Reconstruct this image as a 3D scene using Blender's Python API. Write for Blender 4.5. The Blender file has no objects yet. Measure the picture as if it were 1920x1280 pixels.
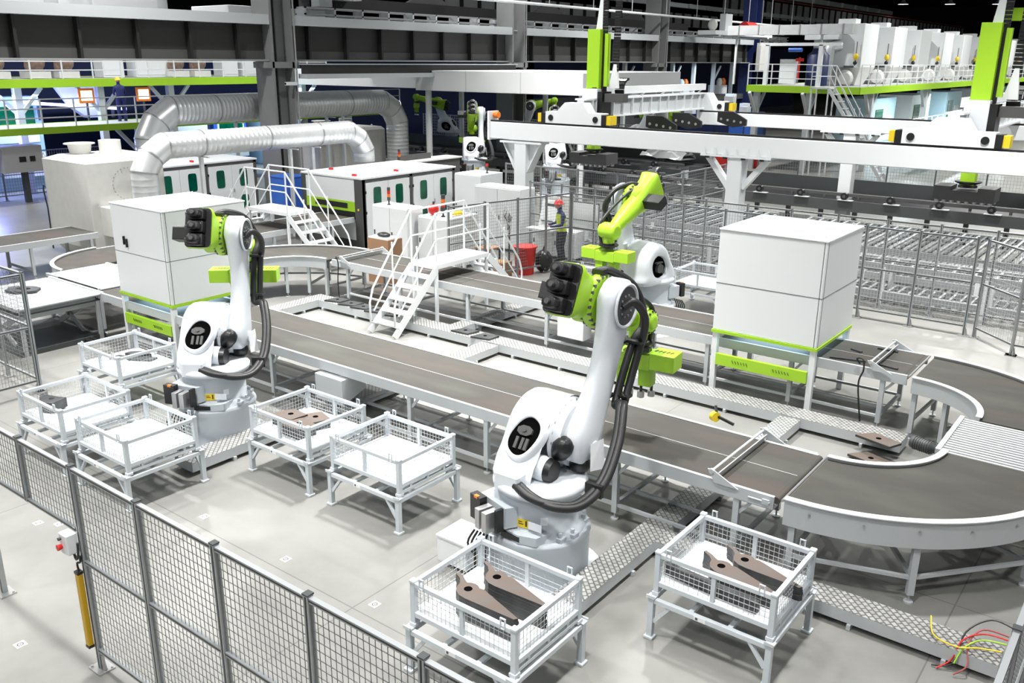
import bpy, bmesh, math, random
from mathutils import Vector, Matrix
random.seed(7)
PI = math.pi
S = bpy.context.scene
COL = S.collection
# ------------------------------------------------------------------ camera
cam_d = bpy.data.cameras.new('camera'); cam = bpy.data.objects.new('camera', cam_d); COL.objects.link(cam)
YAW, PITCH, ROLL = -0.654742, 0.307739, 0.007286
cy_, sy_, cp_, sp_ = math.cos(YAW), math.sin(YAW), math.cos(PITCH), math.sin(PITCH)
F_ = Vector((sy_*cp_, cy_*cp_, -sp_)); R_ = Vector((cy_, -sy_, 0)); U_ = R_.cross(F_)
R2 = R_*math.cos(ROLL) + U_*math.sin(ROLL); U2 = -R_*math.sin(ROLL) + U_*math.cos(ROLL)
cam.matrix_world = Matrix(((R2.x, U2.x, -F_.x, 0), (R2.y, U2.y, -F_.y, 0), (R2.z, U2.z, -F_.z, 5.5), (0, 0, 0, 1)))
cam_d.sensor_width = 36; cam_d.lens = 1659.44/1920*36; cam_d.clip_end = 400
S.camera = cam
# ------------------------------------------------------------------ world, exposure, lamps
w = bpy.data.worlds.new('hall'); S.world = w; w.use_nodes = True
bg = w.node_tree.nodes['Background']; bg.inputs[0].default_value = (0.93, 0.97, 1.0, 1); bg.inputs[1].default_value = 0.14
S.view_settings.view_transform = 'Standard'; S.view_settings.look = 'None'
S.view_settings.gamma = 1; S.view_settings.exposure = 0.55; S.view_settings.use_curve_mapping = False
S.cycles.max_bounces = 5; S.cycles.diffuse_bounces = 3; S.cycles.glossy_bounces = 3; S.cycles.transparent_max_bounces = 6
S.cycles.caustics_reflective = False; S.cycles.caustics_refractive = False
LP = 260
def lamp(x, y, z, size, power, spread=2.0, col=(1, 0.985, 0.965)):
    d = bpy.data.lights.new('high_bay_and_fill_light', 'AREA'); d.shape = 'DISK'; d.size = size; d.energy = power; d.color = col; d.spread = spread
    o = bpy.data.objects.new('high_bay_and_fill_light', d); COL.objects.link(o); o.location = (x, y, z)
for lx, ly, p, sp in [(-4.0, -5.0, 1.9, 2.7), (-14.0, -5.0, 2.0, 2.7), (-25.0, 1.0, 2.6, 2.7), (-31.0, 6.0, 2.0, 2.7), (8.0, 8.0, 1.8, 2.7), (10.0, 22.0, 2.2, 2.7), (-2.5, 3.0, 0.9, 1.3), (-9.0, 3.5, 1.0, 1.3), (-15.5, 4.0, 1.0, 1.3), (-2.5, 10.5, 0.8, 1.3), (-9.0, 11.5, 2.0, 1.2), (-15.5, 11.5, 1.8, 1.3), (-22.5, 11.0, 1.1, 1.4),  # high bays, plus unseen wide fill added for upright faces and dark background
                      (-3.0, 19.5, 2.0, 1.4), (-10.0, 19.0, 1.7, 2.3), (-17.0, 19.0, 1.7, 2.3), (-24.5, 14.5, 2.2, 2.6), (-3.0, 28.0, 2.0, 1.7), (-11.0, 28.0, 2.0, 1.7), (-19.0, 27.0, 2.0, 1.7),
                      (-35.5, 12.0, 1.5, 2.8), (-35.5, 20.0, 1.6, 2.8), (-35.5, 28.0, 1.6, 2.8), (-25.5, 33.0, 1.4, 2.6), (-5.0, 42.0, 3.4, 2.7), (-9.0, 54.0, 5.0, 2.8), (-9.0, 70.0, 5.0, 2.8), (-22.0, 44.0, 3.0, 2.6), (-22.0, 62.0, 3.6, 2.7), (-9.0, 90, 5.4, 2.8)]:
    lamp(lx, ly, 12.5, 0.8, p*LP, sp)
# ------------------------------------------------------------------ materials
def mat(name, col, rough=0.5, metal=0.0, emit=None, es=0.0, spec=0.5, noise=0.0, nscale=4.0, col2=None, bump=0.0, trans=0.0):
    m = bpy.data.materials.new(name); m.use_nodes = True; nt = m.node_tree; b = nt.nodes['Principled BSDF']
    b.inputs['Base Color'].default_value = (*col, 1); b.inputs['Roughness'].default_value = rough; b.inputs['Metallic'].default_value = metal
    b.inputs['Specular IOR Level'].default_value = spec
    if emit: b.inputs['Emission Color'].default_value = (*emit, 1); b.inputs['Emission Strength'].default_value = es
    if trans: b.inputs['Transmission Weight'].default_value = trans
    if noise or col2 or bump:
        tc = nt.nodes.new('ShaderNodeTexCoord'); n = nt.nodes.new('ShaderNodeTexNoise'); n.inputs['Scale'].default_value = nscale; n.inputs['Detail'].default_value = 6
        nt.links.new(tc.outputs['Object'], n.inputs['Vector'])
        r = nt.nodes.new('ShaderNodeValToRGB'); r.color_ramp.elements[0].position = 0.3; r.color_ramp.elements[1].position = 0.72
        c2 = col2 or tuple(c*(1-noise) for c in col)
        r.color_ramp.elements[0].color = (*c2, 1); r.color_ramp.elements[1].color = (*col, 1)
        nt.links.new(n.outputs['Fac'], r.inputs[0]); nt.links.new(r.outputs[0], b.inputs['Base Color'])
        if bump:
            bp = nt.nodes.new('ShaderNodeBump'); bp.inputs['Strength'].default_value = bump; nt.links.new(n.outputs['Fac'], bp.inputs['Height']); nt.links.new(bp.outputs[0], b.inputs['Normal'])
    return m
M = dict(
 white=mat('white_paint', (0.74, 0.765, 0.775), 0.35), robot=mat('robot_white', (0.70, 0.735, 0.775), 0.3),
 robase=mat('robot_base_grey', (0.50, 0.545, 0.585), 0.35), crate=mat('crate_grey_paint', (0.56, 0.60, 0.63), 0.45), tray=mat('white_sheet', (0.80, 0.82, 0.84), 0.5),
 cream=mat('cream_paint', (0.70, 0.70, 0.67), 0.5, noise=0.08), green=mat('lime_green', (0.34, 0.60, 0.025), 0.4),
 darkgreen=mat('green_glass', (0.0, 0.035, 0.022), 0.08, noise=0.1, col2=(0.0, 0.12, 0.06), nscale=1.7), black=mat('black_plastic', (0.012, 0.012, 0.013), 0.35),
 rubber=mat('black_rubber', (0.016, 0.016, 0.017), 0.45), dark=mat('dark_grey_paint', (0.055, 0.06, 0.062), 0.5),
 charcoal=mat('charcoal_frame', (0.07, 0.07, 0.07), 0.5), steel=mat('bare_steel', (0.5, 0.5, 0.5), 0.35, 0.8),
 alu=mat('aluminium_profile', (0.42, 0.44, 0.45), 0.42, 0.5), wire=mat('grey_wire', (0.20, 0.21, 0.21), 0.5), wirelight=mat('light_wire', (0.5, 0.52, 0.53), 0.5),
 galv=mat('galvanised_duct', (0.84, 0.86, 0.87), 0.36, 0.55, noise=0.12, nscale=2.0), frame=mat('conveyor_frame', (0.50, 0.525, 0.54), 0.45),
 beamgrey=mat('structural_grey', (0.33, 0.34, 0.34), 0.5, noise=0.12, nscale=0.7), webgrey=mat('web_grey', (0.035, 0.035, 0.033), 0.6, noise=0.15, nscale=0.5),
 ribblack=mat('rib_black', (0.012, 0.012, 0.012), 0.6), rust=mat('cut_steel_plate', (0.15, 0.132, 0.12), 0.5, 0.3, col2=(0.16, 0.115, 0.09), nscale=6),
 plate=mat('plate_grey', (0.075, 0.08, 0.082), 0.5, 0.3, noise=0.5, nscale=8), yellow=mat('yellow', (0.75, 0.55, 0.02), 0.4), amber=mat('amber', (0.55, 0.33, 0.01), 0.4),
 red=mat('red', (0.6, 0.02, 0.015), 0.4), blue=mat('blue', (0.03, 0.12, 0.5), 0.45), navy=mat('navy', (0.008, 0.018, 0.085), 0.5), orange=mat('orange', (0.8, 0.2, 0.02), 0.4),
 brown=mat('cardboard', (0.35, 0.2, 0.11), 0.8), copper=mat('copper_bags', (0.30, 0.20, 0.15), 0.45, noise=0.5, nscale=6), skin=mat('skin', (0.55, 0.33, 0.24), 0.6),
 hivis=mat('hivis_yellow', (0.6, 0.75, 0.05), 0.6), workblue=mat('work_blue', (0.01, 0.02, 0.12), 0.7), trousers=mat('dark_trousers', (0.02, 0.02, 0.03), 0.8),
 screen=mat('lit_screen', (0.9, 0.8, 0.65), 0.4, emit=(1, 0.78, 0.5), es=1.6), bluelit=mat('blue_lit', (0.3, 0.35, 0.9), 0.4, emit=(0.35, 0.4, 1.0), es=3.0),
 cavityshade=mat('cavity_shade', (0.004, 0.004, 0.004), 0.9, spec=0.0), roller=mat('roller_grey', (0.34, 0.35, 0.36), 0.45, 0.3), rackgrey=mat('rack_grey', (0.30, 0.315, 0.32), 0.5), litwebgrey=mat('lit_web_grey', (0.075, 0.075, 0.073), 0.5, noise=0.1, nscale=0.7),  # near-black stands for shade in hollows; girder grey for light on the web
 lampwhite=mat('lamp_lit', (1, 1, 1), 0.4, emit=(1, 1, 0.97), es=4), paleblue=mat('pale_blue_panel', (0.42, 0.58, 0.66), 0.4), hood=mat('hood_white', (0.84, 0.85, 0.86), 0.45),
 backwall=mat('back_wall', (0.028, 0.03, 0.034), 0.8), far=mat('far_white', (0.5, 0.5, 0.5), 0.6), redrail=mat('red_rail', (0.35, 0.08, 0.08), 0.6), column=mat('column_grey', (0.22, 0.225, 0.225), 0.5, noise=0.1, nscale=1))
def floor_mat():
    m = bpy.data.materials.new('polished_concrete'); m.use_nodes = True; nt = m.node_tree; b = nt.nodes['Principled BSDF']; L = nt.links
    tc = nt.nodes.new('ShaderNodeTexCoord')
    n = nt.nodes.new('ShaderNodeTexNoise'); n.inputs['Scale'].default_value = 0.55; n.inputs['Detail'].default_value = 9; n.inputs['Roughness'].default_value = 0.62; L.new(tc.outputs['Object'], n.inputs['Vector'])
    r = nt.nodes.new('ShaderNodeValToRGB'); r.color_ramp.elements[0].position = 0.32; r.color_ramp.elements[1].position = 0.66
    r.color_ramp.elements[0].color = (0.185, 0.185, 0.175, 1); r.color_ramp.elements[1].color = (0.262, 0.26, 0.245, 1); L.new(n.outputs['Fac'], r.inputs[0])
    br = nt.nodes.new('ShaderNodeTexBrick'); br.offset = 0; br.inputs['Scale'].default_value = 1; br.inputs['Mortar Size'].default_value = 0.008; br.inputs['Mortar Smooth'].default_value = 0.2
    br.inputs['Brick Width'].default_value = 5; br.inputs['Row Height'].default_value = 4; br.inputs['Color1'].default_value = (1, 1, 1, 1); br.inputs['Color2'].default_value = (0.95, 0.95, 0.95, 1); br.inputs['Mortar'].default_value = (0.6, 0.6, 0.6, 1)
    mp = nt.nodes.new('ShaderNodeMapping'); mp.inputs['Location'].default_value = (1.2, -1.35, 0); L.new(tc.outputs['Object'], mp.inputs[0]); L.new(mp.outputs[0], br.inputs['Vector'])
    mx = nt.nodes.new('ShaderNodeMix'); mx.data_type = 'RGBA'; mx.blend_type = 'MULTIPLY'; mx.inputs[0].default_value = 1; L.new(r.outputs[0], mx.inputs[6]); L.new(br.outputs[0], mx.inputs[7])
    L.new(mx.outputs[2], b.inputs['Base Color']); b.inputs['Roughness'].default_value = 0.33; b.inputs['Specular IOR Level'].default_value = 0.4
    return m
def belt_mat():
    m = bpy.data.materials.new('worn_belt'); m.use_nodes = True; nt = m.node_tree; b = nt.nodes['Principled BSDF']; L = nt.links
    tc = nt.nodes.new('ShaderNodeTexCoord'); mp = nt.nodes.new('ShaderNodeMapping'); mp.inputs['Scale'].default_value = (0.5, 1.4, 1); L.new(tc.outputs['Object'], mp.inputs[0])
    n = nt.nodes.new('ShaderNodeTexNoise'); n.inputs['Scale'].default_value = 1.1; n.inputs['Detail'].default_value = 7; L.new(mp.outputs[0], n.inputs['Vector'])
    r = nt.nodes.new('ShaderNodeValToRGB'); r.color_ramp.elements[0].position = 0.33; r.color_ramp.elements[1].position = 0.7
    r.color_ramp.elements[0].color = (0.085, 0.074, 0.066, 1); r.color_ramp.elements[1].color = (0.088, 0.088, 0.078, 1); e = r.color_ramp.elements.new(0.5); e.color = (0.068, 0.066, 0.060, 1)
    L.new(n.outputs['Fac'], r.inputs[0]); L.new(r.outputs[0], b.inputs['Base Color']); b.inputs['Roughness'].default_value = 0.7; b.inputs['Specular IOR Level'].default_value = 0.1
    return m
def diamond_mat():
    m = bpy.data.materials.new('chequer_plate'); m.use_nodes = True; nt = m.node_tree; b = nt.nodes['Principled BSDF']; L = nt.links
    tc = nt.nodes.new('ShaderNodeTexCoord'); mp = nt.nodes.new('ShaderNodeMapping'); mp.inputs['Rotation'].default_value = (0, 0, PI/4); L.new(tc.outputs['Object'], mp.inputs[0])
    c = nt.nodes.new('ShaderNodeTexBrick'); c.inputs['Scale'].default_value = 14; c.inputs['Mortar Size'].default_value = 0.12; c.inputs['Mortar Smooth'].default_value = 0.6; c.offset = 0.5
    c.inputs['Brick Width'].default_value = 1.0; c.inputs['Row Height'].default_value = 0.8
    L.new(mp.outputs[0], c.inputs['Vector']); bp = nt.nodes.new('ShaderNodeBump'); bp.inputs['Strength'].default_value = 0.9; bp.inputs['Distance'].default_value = 0.02
    L.new(c.outputs['Fac'], bp.inputs['Height']); L.new(bp.outputs[0], b.inputs['Normal'])
    c.inputs['Color1'].default_value = (0.52, 0.52, 0.505, 1); c.inputs['Color2'].default_value = (0.40, 0.40, 0.39, 1); c.inputs['Mortar'].default_value = (0.20, 0.20, 0.195, 1); L.new(c.outputs['Color'], b.inputs['Base Color']); b.inputs['Metallic'].default_value = 0.3; b.inputs['Roughness'].default_value = 0.36  # relief's light and shade put into the colour, darker around the raised cells
    return m
M['floor'] = floor_mat(); M['belt'] = belt_mat(); M['diamond'] = diamond_mat()
# ------------------------------------------------------------------ mesh builder
class MB:
    def __init__(s): s.v = []; s.f = []; s.sm = []
    def add(s, vs, fs, smooth=False):
        n = len(s.v); s.v += [tuple(v) for v in vs]; s.f += [tuple(i+n for i in f) for f in fs]; s.sm += [smooth]*len(fs); return s
    def box(s, x0, y0, z0, x1, y1, z1):
        if x0 > x1: x0, x1 = x1, x0
        if y0 > y1: y0, y1 = y1, y0
        if z0 > z1: z0, z1 = z1, z0
        return s.add([(x, y, z) for z in (z0, z1) for y in (y0, y1) for x in (x0, x1)], [(0, 2, 3, 1), (4, 5, 7, 6), (0, 1, 5, 4), (2, 6, 7, 3), (0, 4, 6, 2), (1, 3, 7, 5)])
    def cb(s, cx, cy, cz, dx, dy, dz): return s.box(cx-dx/2, cy-dy/2, cz-dz/2, cx+dx/2, cy+dy/2, cz+dz/2)
    def bar(s, p, q, wd, ht=None, up=(0, 0, 1)):
        p = Vector(p); q = Vector(q); ht = ht or wd; d = (q-p).normalized(); u = Vector(up)
        if abs(d.dot(u)) > 0.98: u = Vector((0, 1, 0))
        a = d.cross(u).normalized()*wd/2; b = a.cross(d).normalized()*ht/2
        vs = [e+sa*a+sb*b for e in (p, q) for sa, sb in ((-1, -1), (1, -1), (1, 1), (-1, 1))]
        return s.add(vs, [(0, 1, 2, 3), (7, 6, 5, 4), (0, 4, 5, 1), (1, 5, 6, 2), (2, 6, 7, 3), (3, 7, 4, 0)])
    def loft(s, rings, caps=True, smooth=True, closed=False):
        n = len(rings[0]); vs = [v for r in rings for v in r]; fs = []; m = len(rings)
        for i in range(m if closed else m-1):
            j = (i+1) % m
            for k in range(n): l = (k+1) % n; fs.append((i*n+k, i*n+l, j*n+l, j*n+k))
        s.add(vs, fs, smooth)
        if caps and not closed:
            s.add(rings[0], [tuple(range(n))[::-1]]); s.add(rings[-1], [tuple(range(n))])
        return s
    def cyl(s, p, q, r, r2=None, n=20, smooth=True):
        p = Vector(p); q = Vector(q); r2 = r if r2 is None else r2; d = (q-p).normalized(); u = Vector((0, 0, 1)) if abs(d.z) < 0.9 else Vector((1, 0, 0))
        a = d.cross(u).normalized(); b = a.cross(d)
        return s.loft([[c+rr*(a*math.cos(t*2*PI/n)-b*math.sin(t*2*PI/n)) for t in range(n)] for c, rr in ((p, r), (q, r2))], True, smooth)
    def lathe(s, c, ax, prof, n=28, smooth=True, caps=True):   # prof: (distance along ax, radius)
        c = Vector(c); d = Vector(ax).normalized(); u = Vector((0, 0, 1)) if abs(d.z) < 0.9 else Vector((1, 0, 0)); a = d.cross(u).normalized(); b = a.cross(d)
        return s.loft([[c+d*h+rr*(a*math.cos(t*2*PI/n)-b*math.sin(t*2*PI/n)) for t in range(n)] for h, rr in prof], caps, smooth)
    def tube(s, pts, r, n=10, smooth=True, sub=0, caps=True):
        P = [Vector(p) for p in pts]
        if sub:
            Q = []
            for i in range(len(P)-1):
                p0 = P[max(i-1, 0)]; p1 = P[i]; p2 = P[i+1]; p3 = P[min(i+2, len(P)-1)]
                for k in range(sub):
                    t = k/sub; Q.append(0.5*((2*p1)+(p2-p0)*t+(2*p0-5*p1+4*p2-p3)*t*t+(3*p1-p0-3*p2+p3)*t**3))
            P = Q+[P[-1]]
        rings = []; a = None
        for i, p in enumerate(P):
            d = (P[min(i+1, len(P)-1)]-P[max(i-1, 0)]).normalized()
            if a is None: u = Vector((0, 0, 1)) if abs(d.z) < 0.9 else Vector((1, 0, 0)); a = d.cross(u).normalized()
            else: a = (a-d*a.dot(d)).normalized()
            b = d.cross(a); rr = r[min(i, len(r)-1)] if isinstance(r, (list, tuple)) else r
            rings.append([p+rr*(a*math.cos(k*2*PI/n)+b*math.sin(k*2*PI/n)) for k in range(n)])
        return s.loft(rings, caps, smooth)
    def prism(s, poly, h0, h1, axis='z', bevel=0.0):   # poly in the two other axes (x: y,z  y: x,z  z: x,y)
        def pt(a, b, h): return {'z': (a, b, h), 'x': (h, a, b), 'y': (a, h, b)}[axis]
        n = len(poly)
        if bevel:
            cx = sum(p[0] for p in poly)/n; cy = sum(p[1] for p in poly)/n
            def ins(p):
                dx, dy = p[0]-cx, p[1]-cy; l = math.hypot(dx, dy) or 1; return (p[0]-dx/l*bevel, p[1]-dy/l*bevel)
            inn = [ins(p) for p in poly]; sgn = 1 if h1 > h0 else -1
            mid = [ins((p[0], p[1])) for p in poly]; mid = [((a[0]*0.3+b[0]*0.7), (a[1]*0.3+b[1]*0.7)) for a, b in zip(mid, poly)]
            return s.loft([[pt(*p, h0) for p in inn], [pt(*p, h0+sgn*bevel*0.3) for p in mid], [pt(*p, h0+sgn*bevel) for p in poly], [pt(*p, h1-sgn*bevel) for p in poly], [pt(*p, h1-sgn*bevel*0.3) for p in mid], [pt(*p, h1) for p in inn]], True, True)
        return s.loft([[pt(*p, h0) for p in poly], [pt(*p, h1) for p in poly]], True, False)
    def arc(s, cx, cy, r0, r1, a0, a1, z0, z1, n=24):   # a band of a ring, flat
        rings = []
        for i in range(n+1):
            t = a0+(a1-a0)*i/n; c, q = math.cos(t), math.sin(t)
            rings.append([(cx+r0*c, cy+r0*q, z0), (cx+r1*c, cy+r1*q, z0), (cx+r1*c, cy+r1*q, z1), (cx+r0*c, cy+r0*q, z1)])
        return s.loft(rings, True, False)
    def ball(s, c, rx, ry=None, rz=None, n=14, m=8):
        ry = ry or rx; rz = rz or rx; c = Vector(c)
        return s.loft([[c+Vector((rx*math.sin(t)*math.cos(k*2*PI/n), ry*math.sin(t)*math.sin(k*2*PI/n), rz*math.cos(t))) for k in range(n)] for t in [0.02+(PI-0.04)*i/m for i in range(m+1)]], True, True)
    def grid(s, o, u, v, nu, nv, t):   # wire mesh in the plane o + u, v
        o, u, v = Vector(o), Vector(u), Vector(v)
        for i in range(1, nu): s.bar(o+u*i/nu, o+u*i/nu+v, t, t, u.cross(v).normalized() if abs(u.cross(v).normalized().dot(v.normalized())) < .9 else (0, 0, 1))
        for j in range(1, nv): s.bar(o+v*j/nv, o+v*j/nv+u, t, t)
        return s
    def build(s, name, m, parent=None, loc=None, bevel=0):
        me = bpy.data.meshes.new(name); me.from_pydata(s.v, [], s.f)
        me.polygons.foreach_set('use_smooth', s.sm); me.update()
        bm = bmesh.new(); bm.from_mesh(me); bmesh.ops.recalc_face_normals(bm, faces=bm.faces); bm.to_mesh(me); bm.free()
        me.materials.append(M[m] if isinstance(m, str) else m)
        o = bpy.data.objects.new(name, me); COL.objects.link(o)
        if parent: o.parent = parent
        if loc: o.location = loc
        if bevel:
            md = o.modifiers.new('bevel', 'BEVEL'); md.width = bevel; md.segments = 2; md.limit_method = 'ANGLE'; md.angle_limit = 0.6
        return o
def tag(o, label, cat, group=None, kind=None):
    if label: o['label'] = label
    if cat: o['category'] = cat
    if group: o['group'] = group
    if kind: o['kind'] = kind
    return o
def thing(name, label, cat, loc=(0, 0, 0), rz=0, group=None, kind=None):
    o = bpy.data.objects.new(name, None); COL.objects.link(o); o.location = loc; o.rotation_euler = (0, 0, rz); o.empty_display_size = 0.1
    return tag(o, label, cat, group, kind)
def dup(o, loc=None, rz=None, label=None, group=None, parent=None):
    c = o.copy(); COL.objects.link(c)
    if parent: c.parent = parent
    if loc: c.location = loc
    if rz is not None: c.rotation_euler = (0, 0, rz)
    if label: c['label'] = label
    if group: c['group'] = group
    for ch in list(o.children): dup(ch, parent=c)
    return c
def B(*boxes):
    b = MB()
    for x in boxes: b.box(*x)
    return b
def rot(mb, cx, cy, a):
    c, q = math.cos(a), math.sin(a); mb.v = [(cx+(x-cx)*c-(y-cy)*q, cy+(x-cx)*q+(y-cy)*c, z) for x, y, z in mb.v]; return mb
def oval(cx, cy, rx, ry, a=0, n=24, e=2.0):
    out = []
    for i in range(n):
        t = 2*PI*i/n; c, q = math.cos(t), math.sin(t); x = rx*math.copysign(abs(c)**(2/e), c); y = ry*math.copysign(abs(q)**(2/e), q)
        out.append((cx+x*math.cos(a)-y*math.sin(a), cy+x*math.sin(a)+y*math.cos(a)))
    return out
# ------------------------------------------------------------------ the hall
tag(B((-120, -8, -0.2, 25, 190, 0)).build('floor', 'floor'), None, None, kind='structure')
tag(B((-121, -8, -0.2, -120, 190, 16)).build('wall_left', 'backwall'), None, None, kind='structure')
tag(B((-121, 190, -0.2, 25, 191, 16)).build('wall_back', 'backwall'), None, None, kind='structure')
tag(B((-121, 62, 15.6, 25, 191, 16)).build('ceiling', 'backwall'), None, None, kind='structure')
# ------------------------------------------------------------------ safety fences
def fence(name, label, pts, h=2.1, rails=(0.22, 1.16, 2.07), low=None, vs=0.055, hs=0.075, wt=0.0042, wm='wire', pm='alu', cat='fence', group=None, foot=True, skip_posts=()):
    t = thing(name, label, cat, (pts[0][0], pts[0][1], 0), 0, group); ox, oy = pts[0]
    P = [(x-ox, y-oy) for x, y in pts]
    for i, (x, y) in enumerate(P):
        if i in skip_posts: continue
        j = min(i, len(P)-2); dx, dy = P[j+1][0]-P[j][0], P[j+1][1]-P[j][1]; l = math.hypot(dx, dy); dx, dy = dx/l, dy/l; nx, ny = -dy, dx
        z0 = 0 if (low is None) else rails[0]-0.02
        b = MB().bar((x, y, z0), (x, y, h), 0.05, 0.05, (dx, dy, 0)); o = b.build('post', pm, t)
        g = MB()
        for s_ in (-1, 1): g.bar((x+nx*s_*0.0255, y+ny*s_*0.0255, z0+0.01), (x+nx*s_*0.0255, y+ny*s_*0.0255, h-0.01), 0.014, 0.004, (nx, ny, 0))
        g.build('slot_trim', 'black', o)
        MB().bar((x, y, h), (x, y, h+0.012), 0.058, 0.058, (dx, dy, 0)).build('post_cap', 'dark', o)
        if foot and low is None:
            f = MB().cb(x, y, 0.008, 0.2, 0.16, 0.016); f.cyl((x+0.06*dx, y+0.06*dy, 0.016), (x+0.035*dx, y+0.035*dy, 0.16), 0.02, 0.012, 8); f.cyl((x+.08, y+.055, .01), (x+.08, y+.055, .03), .012, n=8); f.cyl((x-.08, y-.055, .01), (x-.08, y-.055, .03), .012, n=8)
            f.build('foot_plate', 'steel', o)
    for (x0, y0), (x1, y1) in zip(P, P[1:]):
        l = math.hypot(x1-x0, y1-y0); dx, dy = (x1-x0)/l, (y1-y0)/l; nx, ny = -dy, dx; a = 0.028
        A = (x0+dx*a, y0+dy*a); Z = (x1-dx*a, y1-dy*a)
        for z in rails:
            f = MB().bar((*A, z), (*Z, z), 0.04, 0.04).build('panel_rail', pm, t); g = MB()
            for s_ in (-1, 1): g.bar((A[0]+nx*s_*0.0205, A[1]+ny*s_*0.0205, z), (Z[0]+nx*s_*0.0205, Z[1]+ny*s_*0.0205, z), 0.003, 0.013)
            g.build('rail_slot', 'black', f)
        m = MB()
        for z0, z1 in zip(rails, rails[1:]):
            m.grid((*A, z0+0.02), (Z[0]-A[0], Z[1]-A[1], 0), (0, 0, z1-z0-0.04), max(2, round((l-2*a)/vs)), max(2, round((z1-z0-.04)/hs)), wt)
            for q in (A, Z): m.bar((q[0], q[1], z0+.02), (q[0], q[1], z1-.02), .012, .012)
        m.build('wire_mesh', wm, t)
    return t
ft = fence('safety_fence', 'long grey wire mesh fence in the foreground beside the loaded crates', [(-7.33+1.05*i, 3.23) for i in range(7)])
fence('raised_safety_fence', 'short raised mesh fence panel above the gap beside the emergency stop box', [(-9.3, 3.23), (-8.32, 3.23), (-7.36, 3.23)], rails=(1.46, 2.07), low=1, skip_posts=(2,))
fence('fence_post_run', 'mesh fence standing across the gap from the yellow light curtain', [(-9.33, 3.23), (-10.38, 3.23)])
MB_ = MB
t = thing('light_curtain', 'tall yellow light curtain bar on the foreground fence post', 'light curtain', (-7.40, 3.19, 0))
B((-0.03, -0.03, 0.26, 0.03, 0.02, 1.02)).build('housing', 'amber', t, bevel=0.006)
B((-0.036, -0.012, 0.27, -0.029, 0.012, 1.0)).build('lens_strip', 'black', t)
B((-0.032, -0.032, 0.235, 0.032, 0.022, 0.26), (-0.032, -0.032, 1.02, 0.032, 0.022, 1.045)).build('end_cap', 'black', t)
MB().tube([(0, 0, 1.04), (-0.01, 0, 1.12), (0.03, 0.01, 1.14), (0.06, 0.0, 1.22)], 0.01, 8, sub=4).build('cable', 'rubber', t)
t = thing('emergency_stop_box', 'small grey box with a red push button on the foreground fence post', 'switch box', (-7.42, 3.16, 1.25))
B((-0.07, -0.06, 0, 0.07, 0.04, 0.2)).build('case', 'white', t, bevel=0.01)
MB().cyl((-0.03, -0.06, 0.07), (-0.03, -0.1, 0.07), 0.022, 0.03).build('stop_button', 'red', t); MB().cyl((-0.03, -0.06, 0.15), (-0.03, -0.085, 0.15), 0.015).build('push_button', 'dark', t)
MB().tube([(0.05, 0, 0.0), (0.08, 0.0, -0.05), (0.13, 0, 0.02), (0.15, 0, 0.14)], 0.012, 8, sub=4).build('cable_loop', 'rubber', t)
fence('side_fence', 'mesh fence by the roller lift table running toward the viewer', [(-15.1, 6.35-1.25*i) for i in range(4)], vs=.05)
fence('back_cell_fence', 'mesh fence by the roller lift table running away beside its corner post', [(-15.16-1.2*i, 6.39) for i in range(4)], vs=.05)
fence('corner_fence', 'thick aluminium fence at the end of the chequer plate walkway with loose wires', [(-0.37, 8.35-1.3*i) for i in range(4)])
# ------------------------------------------------------------------ crates on stands
CW, CD = 1.22, 1.02
def make_crate():
    t = thing('mesh_crate', 'x', 'crate'); w_, d_ = CW/2, CD/2
    for sx in (-1, 1):
        for sy in (-1, 1):
            x, y = sx*(w_-0.025), sy*(d_-0.025)
            MB().cb(x, y, 0.24, 0.055, 0.055, 0.44).cb(x, y, 0.02, 0.075, 0.075, 0.035).build('corner_post', 'crate', t, bevel=0.004)
            MB().cb(x, y, 0.47, 0.066, 0.066, 0.03).build('post_cap', 'crate', t, bevel=0.008)
    f = MB()
    for z, th in ((0.13, 0.05), (0.44, 0.045)):
        for s_ in (-1, 1):
            f.cb(0, s_*(d_-0.025), z, CW-0.1, th, th); f.cb(s_*(w_-0.025), 0, z, th, CD-0.1, th)
    for s_ in (-1, 1): f.cb(0, s_*(d_-0.025), 0.285, 0.045, 0.035, 0.3)
    f.build('rail_frame', 'crate', t, bevel=0.003)
    k = MB()
    for s_ in (-1, 1):
        k = MB(); k.cb(s_*(w_-0.025), 0, 0.045, 0.045, CD-0.1, 0.035)
        for yy in (-0.3, 0, 0.3): k.cb(s_*(w_-0.025), yy, 0.085, 0.035, 0.035, 0.06)
        k.build('skid', 'crate', t)
    m = MB()
    for s_ in (-1, 1):
        MB().grid((-w_+0.05, s_*(d_-0.03), 0.155), (CW-0.1, 0, 0), (0, 0, 0.265), 22, 5, 0.004).build('side_mesh', 'wirelight', t)
        MB().grid((s_*(w_-0.03), -d_+0.05, 0.155), (0, CD-0.1, 0), (0, 0, 0.265), 18, 5, 0.004).build('side_mesh', 'wirelight', t)
    B((-w_+0.05, -d_+0.05, 0.14, w_-0.05, d_-0.05, 0.155)).build('floor_sheet', 'tray', t)
    for sy in (-1, 1):
        for sx in (-1, 1):
            c = MB(); x, y = sx*(w_-0.14), sy*(d_-0.005)
            c.cb(x-0.024, y, 0.475, 0.012, 0.016, 0.1); c.cb(x+0.024, y, 0.475, 0.012, 0.016, 0.1); c.cb(x, y, 0.53, 0.06, 0.016, 0.014); c.cb(x, y, 0.43, 0.06, 0.016, 0.014)
            c.build('lifting_lug', 'crate', t, bevel=0.003)
    return t
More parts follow.
